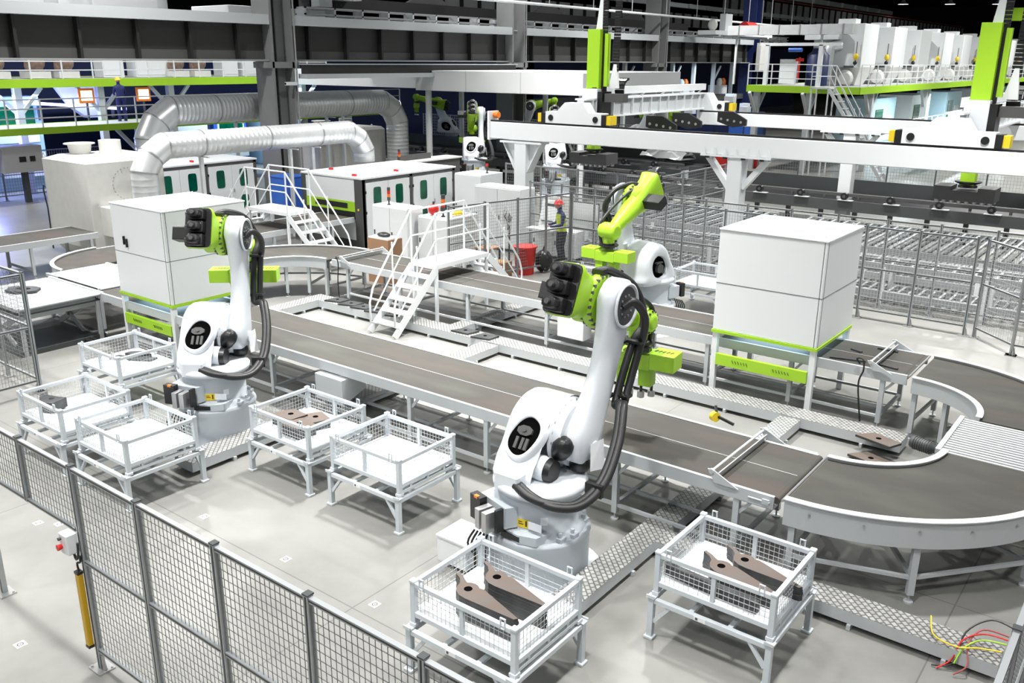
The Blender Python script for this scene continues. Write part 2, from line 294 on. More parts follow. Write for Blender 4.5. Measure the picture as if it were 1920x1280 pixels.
def make_stand():
    t = thing('crate_stand', 'x', 'stand'); w_, d_ = 0.635, 0.565
    for sx in (-1, 1):
        for sy in (-1, 1):
            x, y = sx*(w_-0.03), sy*(d_-0.03)
            MB().cb(x, y, 0.245, 0.06, 0.06, 0.45).build('leg', 'crate', t, bevel=0.004)
            MB().cb(x, y, 0.015, 0.1, 0.1, 0.03).build('foot', 'crate', t, bevel=0.006)
            MB().bar((x-sx*0.03, y, 0.2), (x-sx*0.2, y, 0.42), 0.035).build('brace', 'crate', t)
            B((x-0.045, y-0.045, 0.465, x+0.045, y+0.045, 0.478), (x-0.045, y+sy*0.03, 0.478, x+0.045, y+sy*0.045, 0.5)).build('corner_seat', 'crate', t, bevel=0.003)
    f = MB()
    for s_ in (-1, 1): f.cb(0, s_*(d_-0.03), 0.435, 2*w_-0.12, 0.05, 0.05); f.cb(s_*(w_-0.03), 0, 0.435, 0.05, 2*d_-0.12, 0.05)
    f.cb(-0.2, 0, 0.43, 0.05, 2*d_-0.1, 0.035); f.cb(0.2, 0, 0.43, 0.05, 2*d_-0.1, 0.035)
    f.build('top_frame', 'crate', t, bevel=0.003)
    B((-0.14, -d_+0.001, 0.415, -0.02, -d_+0.004, 0.46)).build('name_plate', 'tray', t)
    B((-0.125, -d_-0.0005, 0.425, -0.1, -d_+0.001, 0.45)).build('plate_mark', 'dark', t)
    return t
crate0, stand0 = make_crate(), make_stand()
CR = [(-4.42, 5.55, 'in front of the nearest robot holding two stacks of pointed brown plates', 'loaded'), (-2.89, 7.39, 'beside the curved belt holding long dark and pointed brown plates', 'loaded'),
      (-9.12, 7.27, 'holding square brown plates beside the long belt', 'loaded'), (-7.50, 7.29, 'empty white-floored beside the long belt, between the two front robots', 'empty'),
      (-10.57, 5.58, 'empty white-floored in front of the robot at the latched white cabinet', 'empty'), (-12.18, 5.57, 'holding one dark bracket, nearest the side fence', 'loaded'),
      (-13.66, 7.23, 'holding flat dark scraps, behind the others below the latched white cabinet', 'loaded'), (-8.6, 18.6, 'empty, at the far side of the back robot', 'far'), (-10.6, 16.6, 'empty, near the mesh door where the worker stands', 'far')]
for i, (x, y, d, _) in enumerate(CR):
    s = stand0 if i == 0 else dup(stand0); c = crate0 if i == 0 else dup(crate0)
    s.location = (x, y, 0); c.location = (x, y, 0.478)
    c['label'] = 'grey mesh crate ' + d; s['label'] = 'grey steel stand under the crate ' + d
    c['group'] = 'mesh crates'; s['group'] = 'crate stands'
    if len(s['label'].split()) > 16: s['label'] = ' '.join(s['label'].split()[:16])
# plates in the crates
def fin(L=0.78, flip=1):   # teardrop plate with a round boss and a thin curved tail
    out = [(L-0.12, -0.085), (L-0.10, -0.05), (0.12, 0.085)]
    out += [(0.105*math.cos(a), 0.105*math.sin(a)) for a in (0.8, 1.2, 1.6, 2.0, 2.4)]
    out += [(-0.12, 0.09), (-0.17, 0.12), (-0.26, 0.15), (-0.27, 0.12), (-0.18, 0.08), (-0.13, 0.03), (-0.11, -0.03), (-0.07, -0.09), (0.0, -0.125), (0.08, -0.13)]
    return [(x, y*flip) for x, y in out]
def stack(x, y, z, n, poly, rz, label, hole=(0.0, 0.0), mtop='rust', th=0.03, group=None, nm='steel_plate', hr=.04):
    p0 = None
    for k in range(n):
        if p0 is None:
            p0 = thing(nm, label, 'plate'); MB().prism(poly, 0, th-0.0015).build('plate_body', 'plate', p0, bevel=0.002)
            MB().prism([(a*0.995, b*0.995) for a, b in poly], th-0.0016, th-0.0008).build('plate_face', mtop, p0)
            MB().cyl((hole[0], hole[1], 0.002), (hole[0], hole[1], th+0.0004), hr, n=20, smooth=False).build('round_hole', 'cavityshade', p0)  # plate is not cut: near-black disc carries the hole's inner shade
            o = p0
        else: o = dup(p0)
        o.location = (x+random.uniform(-.004, .004), y+random.uniform(-.004, .004), z+k*th); o.rotation_euler = (0, 0, rz+random.uniform(-.01, .01))
        o['label'] = (['topmost ', 'second ', 'third ', 'fourth ', 'fifth ', 'sixth ', 'seventh ', 'lowest '][min(n-1-k, 7)] if k else 'lowest ')+label
        if group: o['group'] = group
zf = 0.478+0.155
stack(-4.60, 5.36, zf, 8, fin(0.74), -0.04, 'pointed steel plate in the nearer stack of the crate before the nearest robot', group='plates in the nearer pointed stack')
stack(-4.52, 5.68, zf, 8, fin(0.74), -0.04, 'pointed steel plate in the stack closer to the nearest robot base', group='plates in the farther pointed stack')
stack(-2.98, 7.26, zf, 6, fin(0.72), -0.1, 'pointed steel plate beside a dark bar in the crate by the curved belt', group='plates in the nearer stack by the curved belt')
stack(-2.86, 7.56, zf, 5, fin(0.74), -0.1, 'pointed steel plate at the back of the crate by the curved belt', group='plates in the farther stack by the curved belt')
for k in range(4):
    o = tag(B((-0.5, -0.035, 0, 0.5, 0.035, 0.028)).build('steel_bar', 'plate'), ('lowest', 'second lowest', 'second highest', 'topmost')[k]+' long dark bar along the front of the crate by the curved belt', 'bar', 'dark bars in the crate by the curved belt'); o.location = (-2.98, 7.04, zf+k*0.0285); o.rotation_euler.z = -0.08
sq = [(-0.21, -0.13), (0.17, -0.17), (0.24, 0.1), (-0.08, 0.17)]
for (x, y, n, a, d) in [(-9.42, 7.2, 7, 0.15, 'nearest the robot'), (-9.12, 7.38, 6, -0.1, 'farthest from the viewer'), (-9.07, 7.05, 7, 0.1, 'at the front')]:
    stack(x, y, zf, n, sq, a, 'square brown steel plate with a round hole in the stack '+d, hole=(0.02, 0), group='square plates stacked '+d, th=0.022, nm='square_plate')
o = thing('steel_bracket', 'dark hooked steel bracket propped at the end of a crate near the side fence', 'plate', (-12.62, 5.4, zf+0.02), 0.15)
pr = [(-0.25, 0.16), (-0.1, 0.07), (0.1, 0.1), (0.22, 0.14), (0.26, -0.12), (0.05, -0.2), (-0.02, -0.12), (-0.2, 0.0)]
b = MB().prism(pr, 0, 0.14); b.build('plate_body', 'plate', o); MB().cyl((0.08, 0.0, 0.13), (0.08, 0.0, 0.142), 0.04, smooth=False).build('round_hole', 'black', o)
o = thing('steel_bracket', 'flat dark notched plate lying in the crate below the latched white cabinet', 'plate', (-13.75, 7.35, zf), 0.5)
MB().prism([(-0.35, -0.12), (-0.1, -0.05), (0.0, -0.12), (0.4, -0.1), (0.42, 0.06), (0.1, 0.1), (-0.1, 0.04), (-0.3, 0.08)], 0, 0.03).build('plate_body', 'plate', o)
MB().prism([(-0.2, 0.1), (0.0, 0.02), (0.28, 0.12), (0.1, 0.25), (-0.15, 0.2)], 0.0, 0.06).build('folded_edge', 'plate', o)
# ------------------------------------------------------------------ belt conveyors
def leg(b, x, y, h, wd=0.07, foot=True):
    b.cb(x, y, (h+0.1)/2+0.0, wd, wd, h-0.1)
    if foot: b.cyl((x, y, 0.0), (x, y, 0.018), 0.05, n=12); b.cyl((x, y, 0.015), (x, y, 0.1), 0.012, n=8)
    return b
def belt_conveyor(name, label, x0, y0, x1, y1, axis='x', h=0.97, legs=(), rail=0.045, seams=True, side=0.16):
    t = thing(name, label, 'conveyor', (x0, y0, 0)); W, D = x1-x0, y1-y0
    if axis == 'x':
        B((0, rail, h-0.075, W, D-rail, h-0.015)).build('belt', 'belt', t)
        for s_ in (0, 1): yy = s_*(D-rail); B((0, yy, h-side, W, yy+rail, h)).build('side_rail', 'frame', t, bevel=0.003)
        for k in (0.5,): B((0, D*k-0.004, h-0.016, W, D*k+0.004, h-0.0135)).build('belt_seam', 'frame', t) if seams else None
        for lx in legs:
            for yy in (0.05, D-0.05): leg(MB(), lx, yy, h-side).build('leg', 'frame', t)
            B((lx-0.025, 0.08, 0.18, lx+0.025, D-0.08, 0.23)).build('cross_brace', 'frame', t)
            MB().bar((lx+0.03, 0.05, h-side-0.17), (lx+0.17, 0.05, h-side), 0.02, 0.04).build('gusset', 'frame', t)
        L = sorted(legs)
        for yy in (0.05, D-0.05): B((L[0], yy-0.02, 0.185, L[-1], yy+0.02, 0.225)).build('lower_stringer', 'frame', t)
        B((L[0], D*0.35, 0.185, L[-1], D*0.35+0.04, 0.225)).build('lower_stringer', 'frame', t)
    else:
        B((rail, 0, h-0.075, W-rail, D, h-0.015)).build('belt', 'belt', t)
        for s_ in (0, 1): xx = s_*(W-rail); B((xx, 0, h-side, xx+rail, D, h)).build('side_rail', 'frame', t, bevel=0.003)
        for ly in legs:
            for xx in (0.05, W-0.05): leg(MB(), xx, ly, h-side).build('leg', 'frame', t)
            B((0.08, ly-0.025, 0.18, W-0.08, ly+0.025, 0.23)).build('cross_brace', 'frame', t)
    return t
def end_guard(t, x, y0, y1, h=0.97, sgn=1):   # hinged rail that crosses the belt near its end
    MB().cyl((x, y0-0.02, h+0.11), (x, y1+0.02, h+0.11), 0.016, n=10).build('guard_rod', 'frame', t)
    MB().bar((x+0.05*sgn, y0+0.02, h+0.045), (x+0.05*sgn, y1-0.02, h+0.045), 0.012, 0.09, (0.35*sgn, 0, 1)).build('guard_plate', 'frame', t)
    for y in (y0-0.03, y1+0.03):
        b = MB().prism([(x-0.05*sgn, h+0.13), (x+0.02*sgn, h+0.13), (x+0.33*sgn, h-0.02), (x+0.05*sgn, h-0.02)], y-0.008, y+0.008, 'y'); b.cyl((x, y-0.02, h+0.11), (x, y+0.02, h+0.11), 0.03, n=12); b.build('guard_arm', 'frame', t)
c1 = belt_conveyor('belt_conveyor', 'long near belt conveyor passing behind both front robots', -17.3, 8.65, -3.02, 10.08, legs=(1.3, 3.1, 5.55, 7.3, 8.75, 10.2, 12.27, 13.85))
end_guard(c1, 13.55, 0, 1.43)
MB().cyl((14.3, 0.03, 0.925), (14.3, 1.4, 0.925), 0.04, n=16).build('end_roller', 'belt', c1); MB().cyl((14.37, 0.02, 0.95), (14.37, 1.41, 0.95), 0.018, n=10).build('transfer_bar', 'steel', c1)
for yy in (-0.006, 1.436):
    b = MB().cb(14.05, yy, 0.9, 0.42, 0.012, 0.15); b.cyl((14.0, yy-0.02, 0.9), (14.25, yy-0.02, 0.9), 0.012, n=8); b.cb(14.2, yy-0.015, 0.9, 0.08, 0.03, 0.06); b.build('tension_plate', 'frame', c1)
c2 = belt_conveyor('belt_conveyor', 'long far belt conveyor passing under the crossover stairs and the plain white cabinet', -15.95, 13.72, -2.95, 15.02, legs=(0.5, 2.2, 4.2, 6.25, 8.0, 9.7, 11.2, 12.65))
end_guard(c2, 12.45, 0, 1.3); end_guard(c2, 0.35, 0, 1.3)
MB().cyl((12.93, 0.03, 0.925), (12.93, 1.27, 0.925), 0.04, n=16).build('end_roller', 'belt', c2); MB().cyl((13.02, 0.02, 0.95), (13.02, 1.28, 0.95), 0.018, n=10).build('transfer_bar', 'steel', c2)
MB().tube([(12.3, -0.03, 1.02), (12.25, -0.06, 1.1), (12.35, -0.09, 1.12), (12.38, -0.1, 0.95), (12.33, -0.1, 0.7), (12.42, -0.08, 0.1)], 0.014, 8, sub=5).build('cable', 'rubber', c2)
MB().tube([(0.2, -0.03, 1.0), (0.25, -0.07, 1.08), (0.33, -0.09, 0.9), (0.3, -0.1, 0.5), (0.3, -0.08, 0.05)], 0.014, 8, sub=5).build('cable', 'rubber', c2)
def curve_belt(label, cx, cy, ri, ro, a0, a1, legs, inner_h=0.18, h=0.985):
    t = thing('curved_conveyor', label, 'conveyor', (cx, cy, 0))
    MB().arc(0, 0, ri+0.03, ro-0.035, a0, a1, h-0.08, h-0.025, 48).build('belt', 'belt', t)
    MB().arc(0, 0, ro-0.04, ro, a0, a1, h-0.3, h+0.01, 48).build('outer_rail', 'frame', t)
    MB().arc(0, 0, ri, ri+0.035, a0, a1, h-0.24, h+0.01, 32).build('inner_rail', 'frame', t)
    MB().arc(0, 0, ro-0.06, ro+0.03, a0, a1, h+0.01, h+0.022, 48).build('rail_cap', 'white', t); MB().arc(0, 0, ri-0.02, ri+0.06, a0, a1, h+0.01, h+0.022, 32).build('rail_cap', 'white', t)
    bt = MB()
    for i in range(7):
        a = a0+(a1-a0)*(i+0.5)/7; bt.cyl(((ro)*math.cos(a), (ro)*math.sin(a), h-0.1), ((ro+0.02)*math.cos(a), (ro+0.02)*math.sin(a), h-0.1), 0.012, n=8)
    bt.build('bolt_head', 'steel', t)
    for a in legs:
        c, q = math.cos(a), math.sin(a)
        for r in (ri+0.07, ro-0.07): rot(leg(MB(), r, 0, h-0.24), 0, 0, a).build('leg', 'frame', t)
        MB().bar((c*(ri+0.1), q*(ri+0.1), 0.3), (c*(ro-0.1), q*(ro-0.1), 0.3), 0.045).build('cross_brace', 'frame', t)
    pts = [((ro-0.07)*math.cos(a), (ro-0.07)*math.sin(a), 0.3) for a in legs]
    for p, q in zip(pts, pts[1:]): MB().bar(p, q, 0.04).build('lower_stringer', 'frame', t)
    return t
curve_belt('big curved belt conveyor at the end of the near belt', -2.9, 11.1, 1.05, 2.45, -PI/2, 0, (-PI/2+0.04, -1.0, -0.38, -0.03))
curve_belt('big curved belt conveyor at the end of the far belt beside the plain white cabinet', -2.85, 12.5, 1.1, 2.45, 0, PI/2, (0.05, 0.6, 1.1, PI/2-0.05))
curve_belt('curved belt conveyor behind the robot at the latched cabinet, before the small stairs', -16.0, 12.45, 1.12, 2.52, PI/2, PI, (PI/2+0.05, 2.05, 2.5, PI-0.05))
curve_belt('curved belt conveyor between the latched white cabinet and the ribbed steel duct hopper', -19.65, 10.85, 0.3, 1.75, PI, PI*1.5, (PI+0.1, 3.9, 4.65))
belt_conveyor('belt_conveyor', 'belt conveyor under the small stairs, leading to the green-striped machine', -21.4, 10.85, -19.9, 18.1, 'y', legs=(0.3, 2.2, 4.3, 6.4))
belt_conveyor('belt_conveyor', 'short belt conveyor behind the latched white cabinet', -18.5, 10.2, -17.12, 12.42, 'y', legs=(0.2, 2.0))
belt_conveyor('belt_conveyor', 'belt conveyor running past the tall tapered hopper toward the mesh fence', -24.9, 6.0, -23.4, 12.0, 'y', legs=(0.4, 2.2, 4.2, 5.8))
def roller_table(label, x0, y0, x1, y1, ax='x', h=0.97, n=20, legs=True, name='roller_conveyor', fm='frame'):
    t = thing(name, label, 'roller conveyor', (x0, y0, 0)); W, D = x1-x0, y1-y0
    for i in range(n):
        if ax == 'x': y = (i+0.5)*D/n; MB().cyl((0.05, y, h-0.03), (W-0.05, y, h-0.03), min(0.03, D/n*0.3), n=10).build('roller', 'roller', t)
        else: x = (i+0.5)*W/n; MB().cyl((x, 0.05, h-0.03), (x, D-0.05, h-0.03), min(0.03, W/n*0.33), n=10).build('roller', 'frame', t)
    for s_ in (0, 1):
        if ax == 'x': xx = s_*(W-0.06); B((xx, 0, h-0.12, xx+0.06, D, h+0.01)).build('side_rail', fm, t)
        else: yy = s_*(D-0.06); B((0, yy, h-0.12, W, yy+0.06, h+0.01)).build('side_rail', fm, t)
    B((0, 0, h-0.14, W, 0.04, h-0.06)).build('end_rail', fm, t); B((0, D-0.04, h-0.14, W, D, h-0.06)).build('end_rail', fm, t)
    B((0.06, 0.04, h-0.16, W-0.06, D-0.04, h-0.13)).build('gap_shade_sheet', 'dark', t)  # dark sheet added to put shade in the gaps between rollers
    if legs:
        for xx in (0.05, W-0.05):
            for yy in (0.05, D-0.05): leg(MB(), xx, yy, h-0.12).build('leg', fm, t)
    return t
roller_table('roller bed with long grey rollers joining the two big curved belts', -1.95, 11.12, -0.45, 12.48, n=17)
roller_table('white roller bed beside the latched white cabinet at the chain edge', -19.65, 8.78, -17.45, 10.2, 'y', n=26)
lt = roller_table('white roller lift table with a ring-shaped plate lying on it', -19.3, 7.0, -17.1, 8.72, 'y', n=26, legs=False, name='lift_table')
for yy in (0.15, 1.5):
    for a in (-1, 1): MB().bar((1.1-a*0.55, yy+0.02*a, 0.12), (1.1+a*0.55, yy+0.02*a, 0.66), 0.03, 0.11).build('scissor_arm', 'frame', lt)
    MB().cyl((1.1, yy-0.05, 0.39), (1.1, yy+0.05, 0.39), 0.035, n=12).build('pivot', 'black', lt)
for xx in (0.08, 2.1):
    for yy in (0.1, 1.6): MB().cb(xx, yy, 0.42, 0.07, 0.07, 0.84).build('leg', 'frame', lt)
B((0.3, 0.05, 0.66, 1.9, 1.65, 0.78)).build('lift_frame', 'frame', lt); B((0.1, 0.0, 0.0, 2.1, 1.7, 0.1)).build('base_frame', 'dark', lt)
t = thing('ring_plate', 'dark notched plate with a big oval hole on the lift table', 'plate', (-18.45, 7.75, 0.972), 0.5)
b = MB(); n = 12; outer = [(0.34*math.cos(i*PI/6+.2)*(1.12 if i % 3 else 0.95), 0.24*math.sin(i*PI/6+.2)) for i in range(n)]; inner = [(0.17*math.cos(i*PI/6+.2), 0.1*math.sin(i*PI/6+.2)) for i in range(n)]
b.loft([[(*outer[i], 0), (*outer[i], 0.05), (*inner[i], 0.05), (*inner[i], 0)] for i in range(n)], False, False, True); b.build('plate_body', 'plate', t)
# chain between the roller beds
t = MB()
for i in range(38): t.cb(-19.0+i*0.042, 8.75, 0.985, 0.02, 0.03, 0.03)
tag(t.build('drive_chain', 'black'), 'dark drive chain along the edge between the two white roller beds', 'chain')
# gear motor beneath the right roller bed
t = thing('gear_motor', 'dark finned gear motor under the roller bed beside the square plates', 'motor', (-2.42, 12.05, 0))
b = MB().lathe((0, 0, 0.62), (1, -0.25, 0), [(0, 0.07), (0.02, 0.085), (0.3, 0.085), (0.31, 0.06), (0.42, 0.06)], 16); b.build('motor_body', 'dark', t)
f = MB()
for k in range(8): f.lathe((0.05+k*0.03, -0.0075*k-.012, 0.62), (1, -0.25, 0), [(0, 0.095), (0.008, 0.095)], 16)
f.build('cooling_fin', 'charcoal', t); MB().cb(0.45, -0.1, 0.62, 0.12, 0.14, 0.16).build('gearbox', 'frame', t); MB().cb(.45, -.1, .27, .06, .06, .54).build('bracket', 'frame', t)
# control box hung under the near belt
t = thing('control_box', 'light grey wedge-sided control box hung under the near belt', 'control box', (-10.45, 8.52, 0.36))
MB().prism([(0.0, 0.42), (0.0, 0), (0.5, 0.18), (0.5, 0.42)], 0, 0.62, 'x').build('case', 'frame', t, bevel=0.01)
t.location.z = 0.37
t = thing('control_box', 'white control box fixed under the far belt beyond the crossover stairs', 'control box', (-9.35, 13.62, 0.38)); B((0, 0, 0, 0.6, 0.3, 0.42)).build('case', 'white', t, bevel=0.01)
# ------------------------------------------------------------------ robots
def arm2(p, q, w0, w1, n=10):   # outline of a rounded link between two points of a plane (for prism axis x: y,z)
    (y0, z0), (y1, z1) = p, q; a = math.atan2(z1-z0, y1-y0); out = []
    for i in range(n+1): t = a+PI/2+PI*i/n; out.append((y0+w0*math.cos(t), z0+w0*math.sin(t)))
    for i in range(n+1): t = a-PI/2+PI*i/n; out.append((y1+w1*math.cos(t), z1+w1*math.sin(t)))
    return out
def make_robot(label, loc, rz, sh=(0.36, 1.58), el=(0.95, 2.95), wr=(2.1, 2.45), grip_rz=0.0, group='palletising robots', hoses=True, drop=0.0, gripper=True, s=1.0, base_h=0.58):
    t = thing('industrial_robot', label, 'robot', loc, rz, group)
    # base
    b = MB().lathe((0, 0, 0), (0, 0, 1), [(0, 0.72), (0.03, 0.72), (0.031, 0.60)], 40); b.build('base_plate', 'robot', t)
    b = MB()
    for k in range(12): a = k*PI/6+.2; b.cyl((0.66*math.cos(a), 0.66*math.sin(a), 0.03), (0.66*math.cos(a), 0.66*math.sin(a), 0.06), 0.02, n=6, smooth=False)
    b.build('anchor_bolt', 'steel', t)
    MB().lathe((0, 0, 0), (0, 0, 1), [(0.03, 0.56), (base_h-0.08, 0.56), (base_h-0.02, 0.575), (base_h, 0.57), (base_h+.02, 0.55)], 48).build('base_ring', 'robase', t)
    MB().lathe((0, 0, 0), (0, 0, 1), [(base_h, 0.52), (base_h+0.06, 0.5), (base_h+0.1, 0.44), (1.06, 0.44), (1.08, 0.45)], 48).build('pedestal', 'robase', t)
    b = MB().prism([(-0.33, -0.48), (0.1, -0.56), (0.3, -0.5), (0.36, -0.3), (-0.36, -0.25)], base_h+.02, base_h+0.12); b.build('cable_entry', 'robase', t, bevel=0.01)
    B((-0.12, -0.56, base_h+0.04, 0.12, -0.5, base_h+0.1)).build('entry_slot', 'black', t)
    for a in (-0.5, -0.15, 0.6, 0.95, 2.2, 2.6, 3.6, 4.0):
        b = MB().cb(0.49*math.cos(a), 0.49*math.sin(a), base_h+0.04, 0.1, 0.1, 0.05); b.cyl((0.49*math.cos(a), 0.49*math.sin(a), base_h+.06), (0.49*math.cos(a), 0.49*math.sin(a), base_h+0.11), 0.022, n=6, smooth=False); b.build('clamp_bolt', 'robase', t)
    b = MB().prism([(-0.5, -0.42), (-0.06, -0.56), (0.02, -0.44), (0.0, -0.2), (-0.45, -0.1)], base_h+0.14, 0.96); cb_ = b.build('connector_box', 'robase', t, bevel=0.015)
    b = MB()
    c = thing('connector_panel', None, None, (-0.3, -0.56, 0.86), -0.28); c.parent = t; c.scale = (1.2, 1.2, 1.15)
    B((-0.2, -0.05, -0.13, -0.05, 0.03, 0.12)).build('plug_block', 'black', c)
    B((-0.14, -0.052, 0.1, -0.09, -0.02, 0.125)).build('plug_latch', 'orange', c)
    for k in (0, 1): B((-0.03+k*0.1, -0.12, -0.14, 0.035+k*0.1, 0.03, 0.06)).build('plug_connector', 'steel', c)
    B((0.17, -0.05, -0.13, 0.2, 0.03, 0.1)).build('plug_block', 'black', c)
    b = MB()
    for k in range(6): b.tube([(-0.45+k*0.045, -0.6, 0.6), (-0.5+k*0.05, -0.66, 0.45), (-0.42+k*0.03, -0.64, 0.3), (-0.4+k*0.02, -0.68, 0.14), (-0.36+k*.03, -0.72, 0.04)], 0.013, 7, sub=4)
    b.build('cable_bundle', 'rubber', t)
    B((0.16, -0.449, base_h+0.17, 0.33, -0.445, base_h+0.26)).build('blank_plate', 'robot', t)
    q = MB()
    for i in range(7): a = -PI/2+0.12+i*0.055; q.cb(0, 0, 0, 0, 0, 0) if 0 else None
    q.arc(0, 0, 0.441, 0.444, -PI/2+0.02, -PI/2+0.36, base_h+0.15, base_h+0.25, 8); q.build('warning_label', 'yellow', t)
    q = MB(); q.arc(0, 0, 0.444, 0.446, -PI/2+0.25, -PI/2+0.29, base_h+0.17, base_h+0.235, 2); q.arc(0, 0, 0.444, 0.446, -PI/2+0.06, -PI/2+0.2, base_h+0.19, base_h+0.198, 4); q.arc(0, 0, 0.444, 0.446, -PI/2+0.06, -PI/2+0.17, base_h+0.215, base_h+0.223, 4); q.build('label_print', 'black', t)
    q = MB(); q.arc(0, 0, 0.441, 0.444, -PI/2+0.62, -PI/2+0.8, base_h+0.2, base_h+0.29, 6); q.build('white_label', 'tray', t)
    # turntable
    T = MB().lathe((0, 0, 0), (0, 0, 1), [(1.08, 0.46), (1.085, 0.52), (1.14, 0.525), (1.18, 0.49), (1.19, 0.3)], 44).build('turntable', 'robot', t)
    b = MB().prism([(-0.44, -0.24), (-0.28, -0.47), (0.02, -0.47), (0.02, -0.2), (-0.44, 0.0)], 1.1, 1.29); b.build('junction_box', 'robot', t, bevel=0.02)
    # shoulder housing (left side) with an oval window
    sy, sz = sh
    outl = [(sy-0.62, 1.1), (sy-0.66, 1.3), (sy-0.52, 1.5), (sy-0.3, sz+0.26), (sy, sz+0.40), (sy+0.26, sz+0.33), (sy+0.42, sz+0.1), (sy+0.44, 1.35), (sy+0.36, 1.1)]
    # smooth the outline
    P = []
    for i in range(len(outl)):
        p0, p1, p2, p3 = [outl[(i+k-1) % len(outl)] for k in range(4)]
        for k in range(4):
            u = k/4; P.append(tuple(0.5*((2*p1[j])+(p2[j]-p0[j])*u+(2*p0[j]-5*p1[j]+4*p2[j]-p3[j])*u*u+(3*p1[j]-p0[j]-3*p2[j]+p3[j])*u**3) for j in (0, 1)))
    n = len(P); cx, cz = sy-0.1, sz-0.13
    def win(p, r=1.0, a=0.5):   # point of the window in the direction of p
        th = math.atan2(p[1]-cz, p[0]-cx); rx, ry = 0.30*r, 0.23*r; c, s_ = math.cos(th-a), math.sin(th-a); k = 1/math.sqrt((c/rx)**2+(s_/ry)**2); return (cx+k*math.cos(th), cz+k*math.sin(th))
    def sc(p, f): return (cx+(p[0]-cx)*f, cz+(p[1]-cz)*f)
    rings = [[(0.1, *p) for p in P], [(-0.3, *p) for p in P], [(-0.39, *sc(p, 0.97)) for p in P], [(-0.44, *sc(p, 0.9)) for p in P]]
    rings += [[(-0.455, *[(a+b)/2 for a, b in zip(sc(p, .85), win(p, 1.12))]) for p in P], [(-0.44, *win(p, 1.08)) for p in P], [(-0.41, *win(p)) for p in P], [(-0.36, *win(p, 0.95)) for p in P]]
    MB().loft(rings, False, True).build('shoulder_housing', 'robot', t)
    MB().prism([win(p, 0.96) for p in P], -0.365, -0.355, 'x').build('window_recess', 'cavityshade', t)
    b = MB().cyl((-0.365, cx, cz-0.02), (-0.43, cx, cz-.02), 0.1, n=8); b.cb(-0.40, cx+0.02, cz+0.1, 0.06, 0.22, 0.03); b.cb(-0.40, cx-0.1, cz-0.06, 0.05, 0.05, 0.16)
    b.build('shoulder_motor', 'charcoal', t)
    # rear access opening on the sloping back of the housing
    nrm = Vector((-0.12, -0.80, 0.58)).normalized(); e1 = Vector((1, -0.1, 0.06)); e1 = (e1-nrm*e1.dot(nrm)).normalized(); e2 = nrm.cross(e1); oc = Vector((-0.13, sy-0.42, sz+0.0))+nrm*0.055
    def op(rx, ry, dpt): return [oc+nrm*dpt+e1*x_+e2*y_ for x_, y_ in oval(0, 0, rx, ry, -0.45, 28, 2.4)]
    MB().loft([op(0.235, 0.285, -0.05), op(0.225, 0.275, 0.02), op(0.205, 0.255, 0.045), op(0.18, 0.23, 0.04), op(0.172, 0.222, 0.025)], False, True).build('opening_rim', 'robot', t)
    MB().loft([op(0.172, 0.222, 0.018), op(0.172, 0.222, 0.024)], True, False).build('opening_shade_disc', 'cavityshade', t)  # flat near-black disc: the shade inside the opening put into colour
    b = MB()
    for k_, (dx_, dy_, r_) in enumerate([(0.0, 0.06, 0.1)]):
        c0 = oc+e1*dx_+e2*dy_; b.loft([[c0+nrm*dd+e1*(r_*1.1*math.cos(q*PI/4+.39))+e2*(r_*0.6*math.sin(q*PI/4+.39)) for q in range(8)] for dd in (0.02, 0.05)], True, False); b.loft([[c0+nrm*dd+e1*(r_*0.3*math.cos(q*PI/4))+e2*(r_*0.2*math.sin(q*PI/4)) for q in range(8)] for dd in (0.05, 0.065)], True, False)
    for dx_ in (-0.06, 0.02, 0.08): b.bar(oc+e1*dx_+nrm*0.035-e2*0.02, oc+e1*dx_+nrm*0.035-e2*0.15, 0.035)
    b.build('access_motor', 'charcoal', t)
    MB().lathe((0.1, sy, sz), (1, 0, 0), [(0, 0.4), (0.03, 0.4), (0.05, 0.36), (0.14, 0.36)], 36).build('shoulder_joint', 'robot', t)
    b = MB()
    for k in range(20): a = k*PI/10; b.cyl((0.125, sy+0.37*math.cos(a), sz+0.37*math.sin(a)), (0.145, sy+0.37*math.cos(a), sz+0.37*math.sin(a)), 0.017, n=6, smooth=False)
    b.build('joint_bolt_ring', 'steel', t)
    MB().cyl((-0.40, sy-0.48, 1.33), (0.16, sy-0.45, 1.3), 0.15, 0.14, n=24).build('front_tube', 'robot', t)
    MB().cyl((0.16, sy-0.45, 1.3), (0.24, sy-0.45, 1.3), 0.135, 0.12, n=20).build('tube_cap', 'black', t)
    # balancer cylinders
    for k, (yy, zz, aa) in enumerate([(sy-0.30, sz-0.05, 0.2), (sy-0.05, sz-0.30, 0.3)]):
        a0 = Vector((0.24+0.06*k, yy, zz)); MB().lathe(a0, (0.35, -0.25, 0.4 if k == 0 else 0.1), [(-0.22, 0.03), (-0.2, 0.085), (-0.12, 0.115), (0.02, 0.12), (0.1, 0.1), (0.15, 0.05), (.16, .02)], 22).build('gas_cylinder', 'black', t)
    MB().lathe((0.28, sy-0.30, sz-0.05), (0.35, -0.25, 0.4), [(-0.02, 0.1215), (0.0, 0.1215)], 22).build('cylinder_band', 'orange', t) if 0 else None
    # lower link
    ey, ez = el; a = math.atan2(ez-sz, ey-sy); L = math.hypot(ey-sy, ez-sz); nx, nz = -math.sin(a), math.cos(a)
    cen = []; N = 14
    for i in range(N+1):
        u = i/N; bow = 0.10*math.sin(PI*u)*(1); wd = 0.30*(1-u)**2+0.235*2*u*(1-u)*0.72+0.285*u*u
        cen.append((sy+(ey-sy)*u-nx*bow, sz+(ez-sz)*u-nz*bow, wd, 0.30-0.09*math.sin(PI*u)))
    rings = []
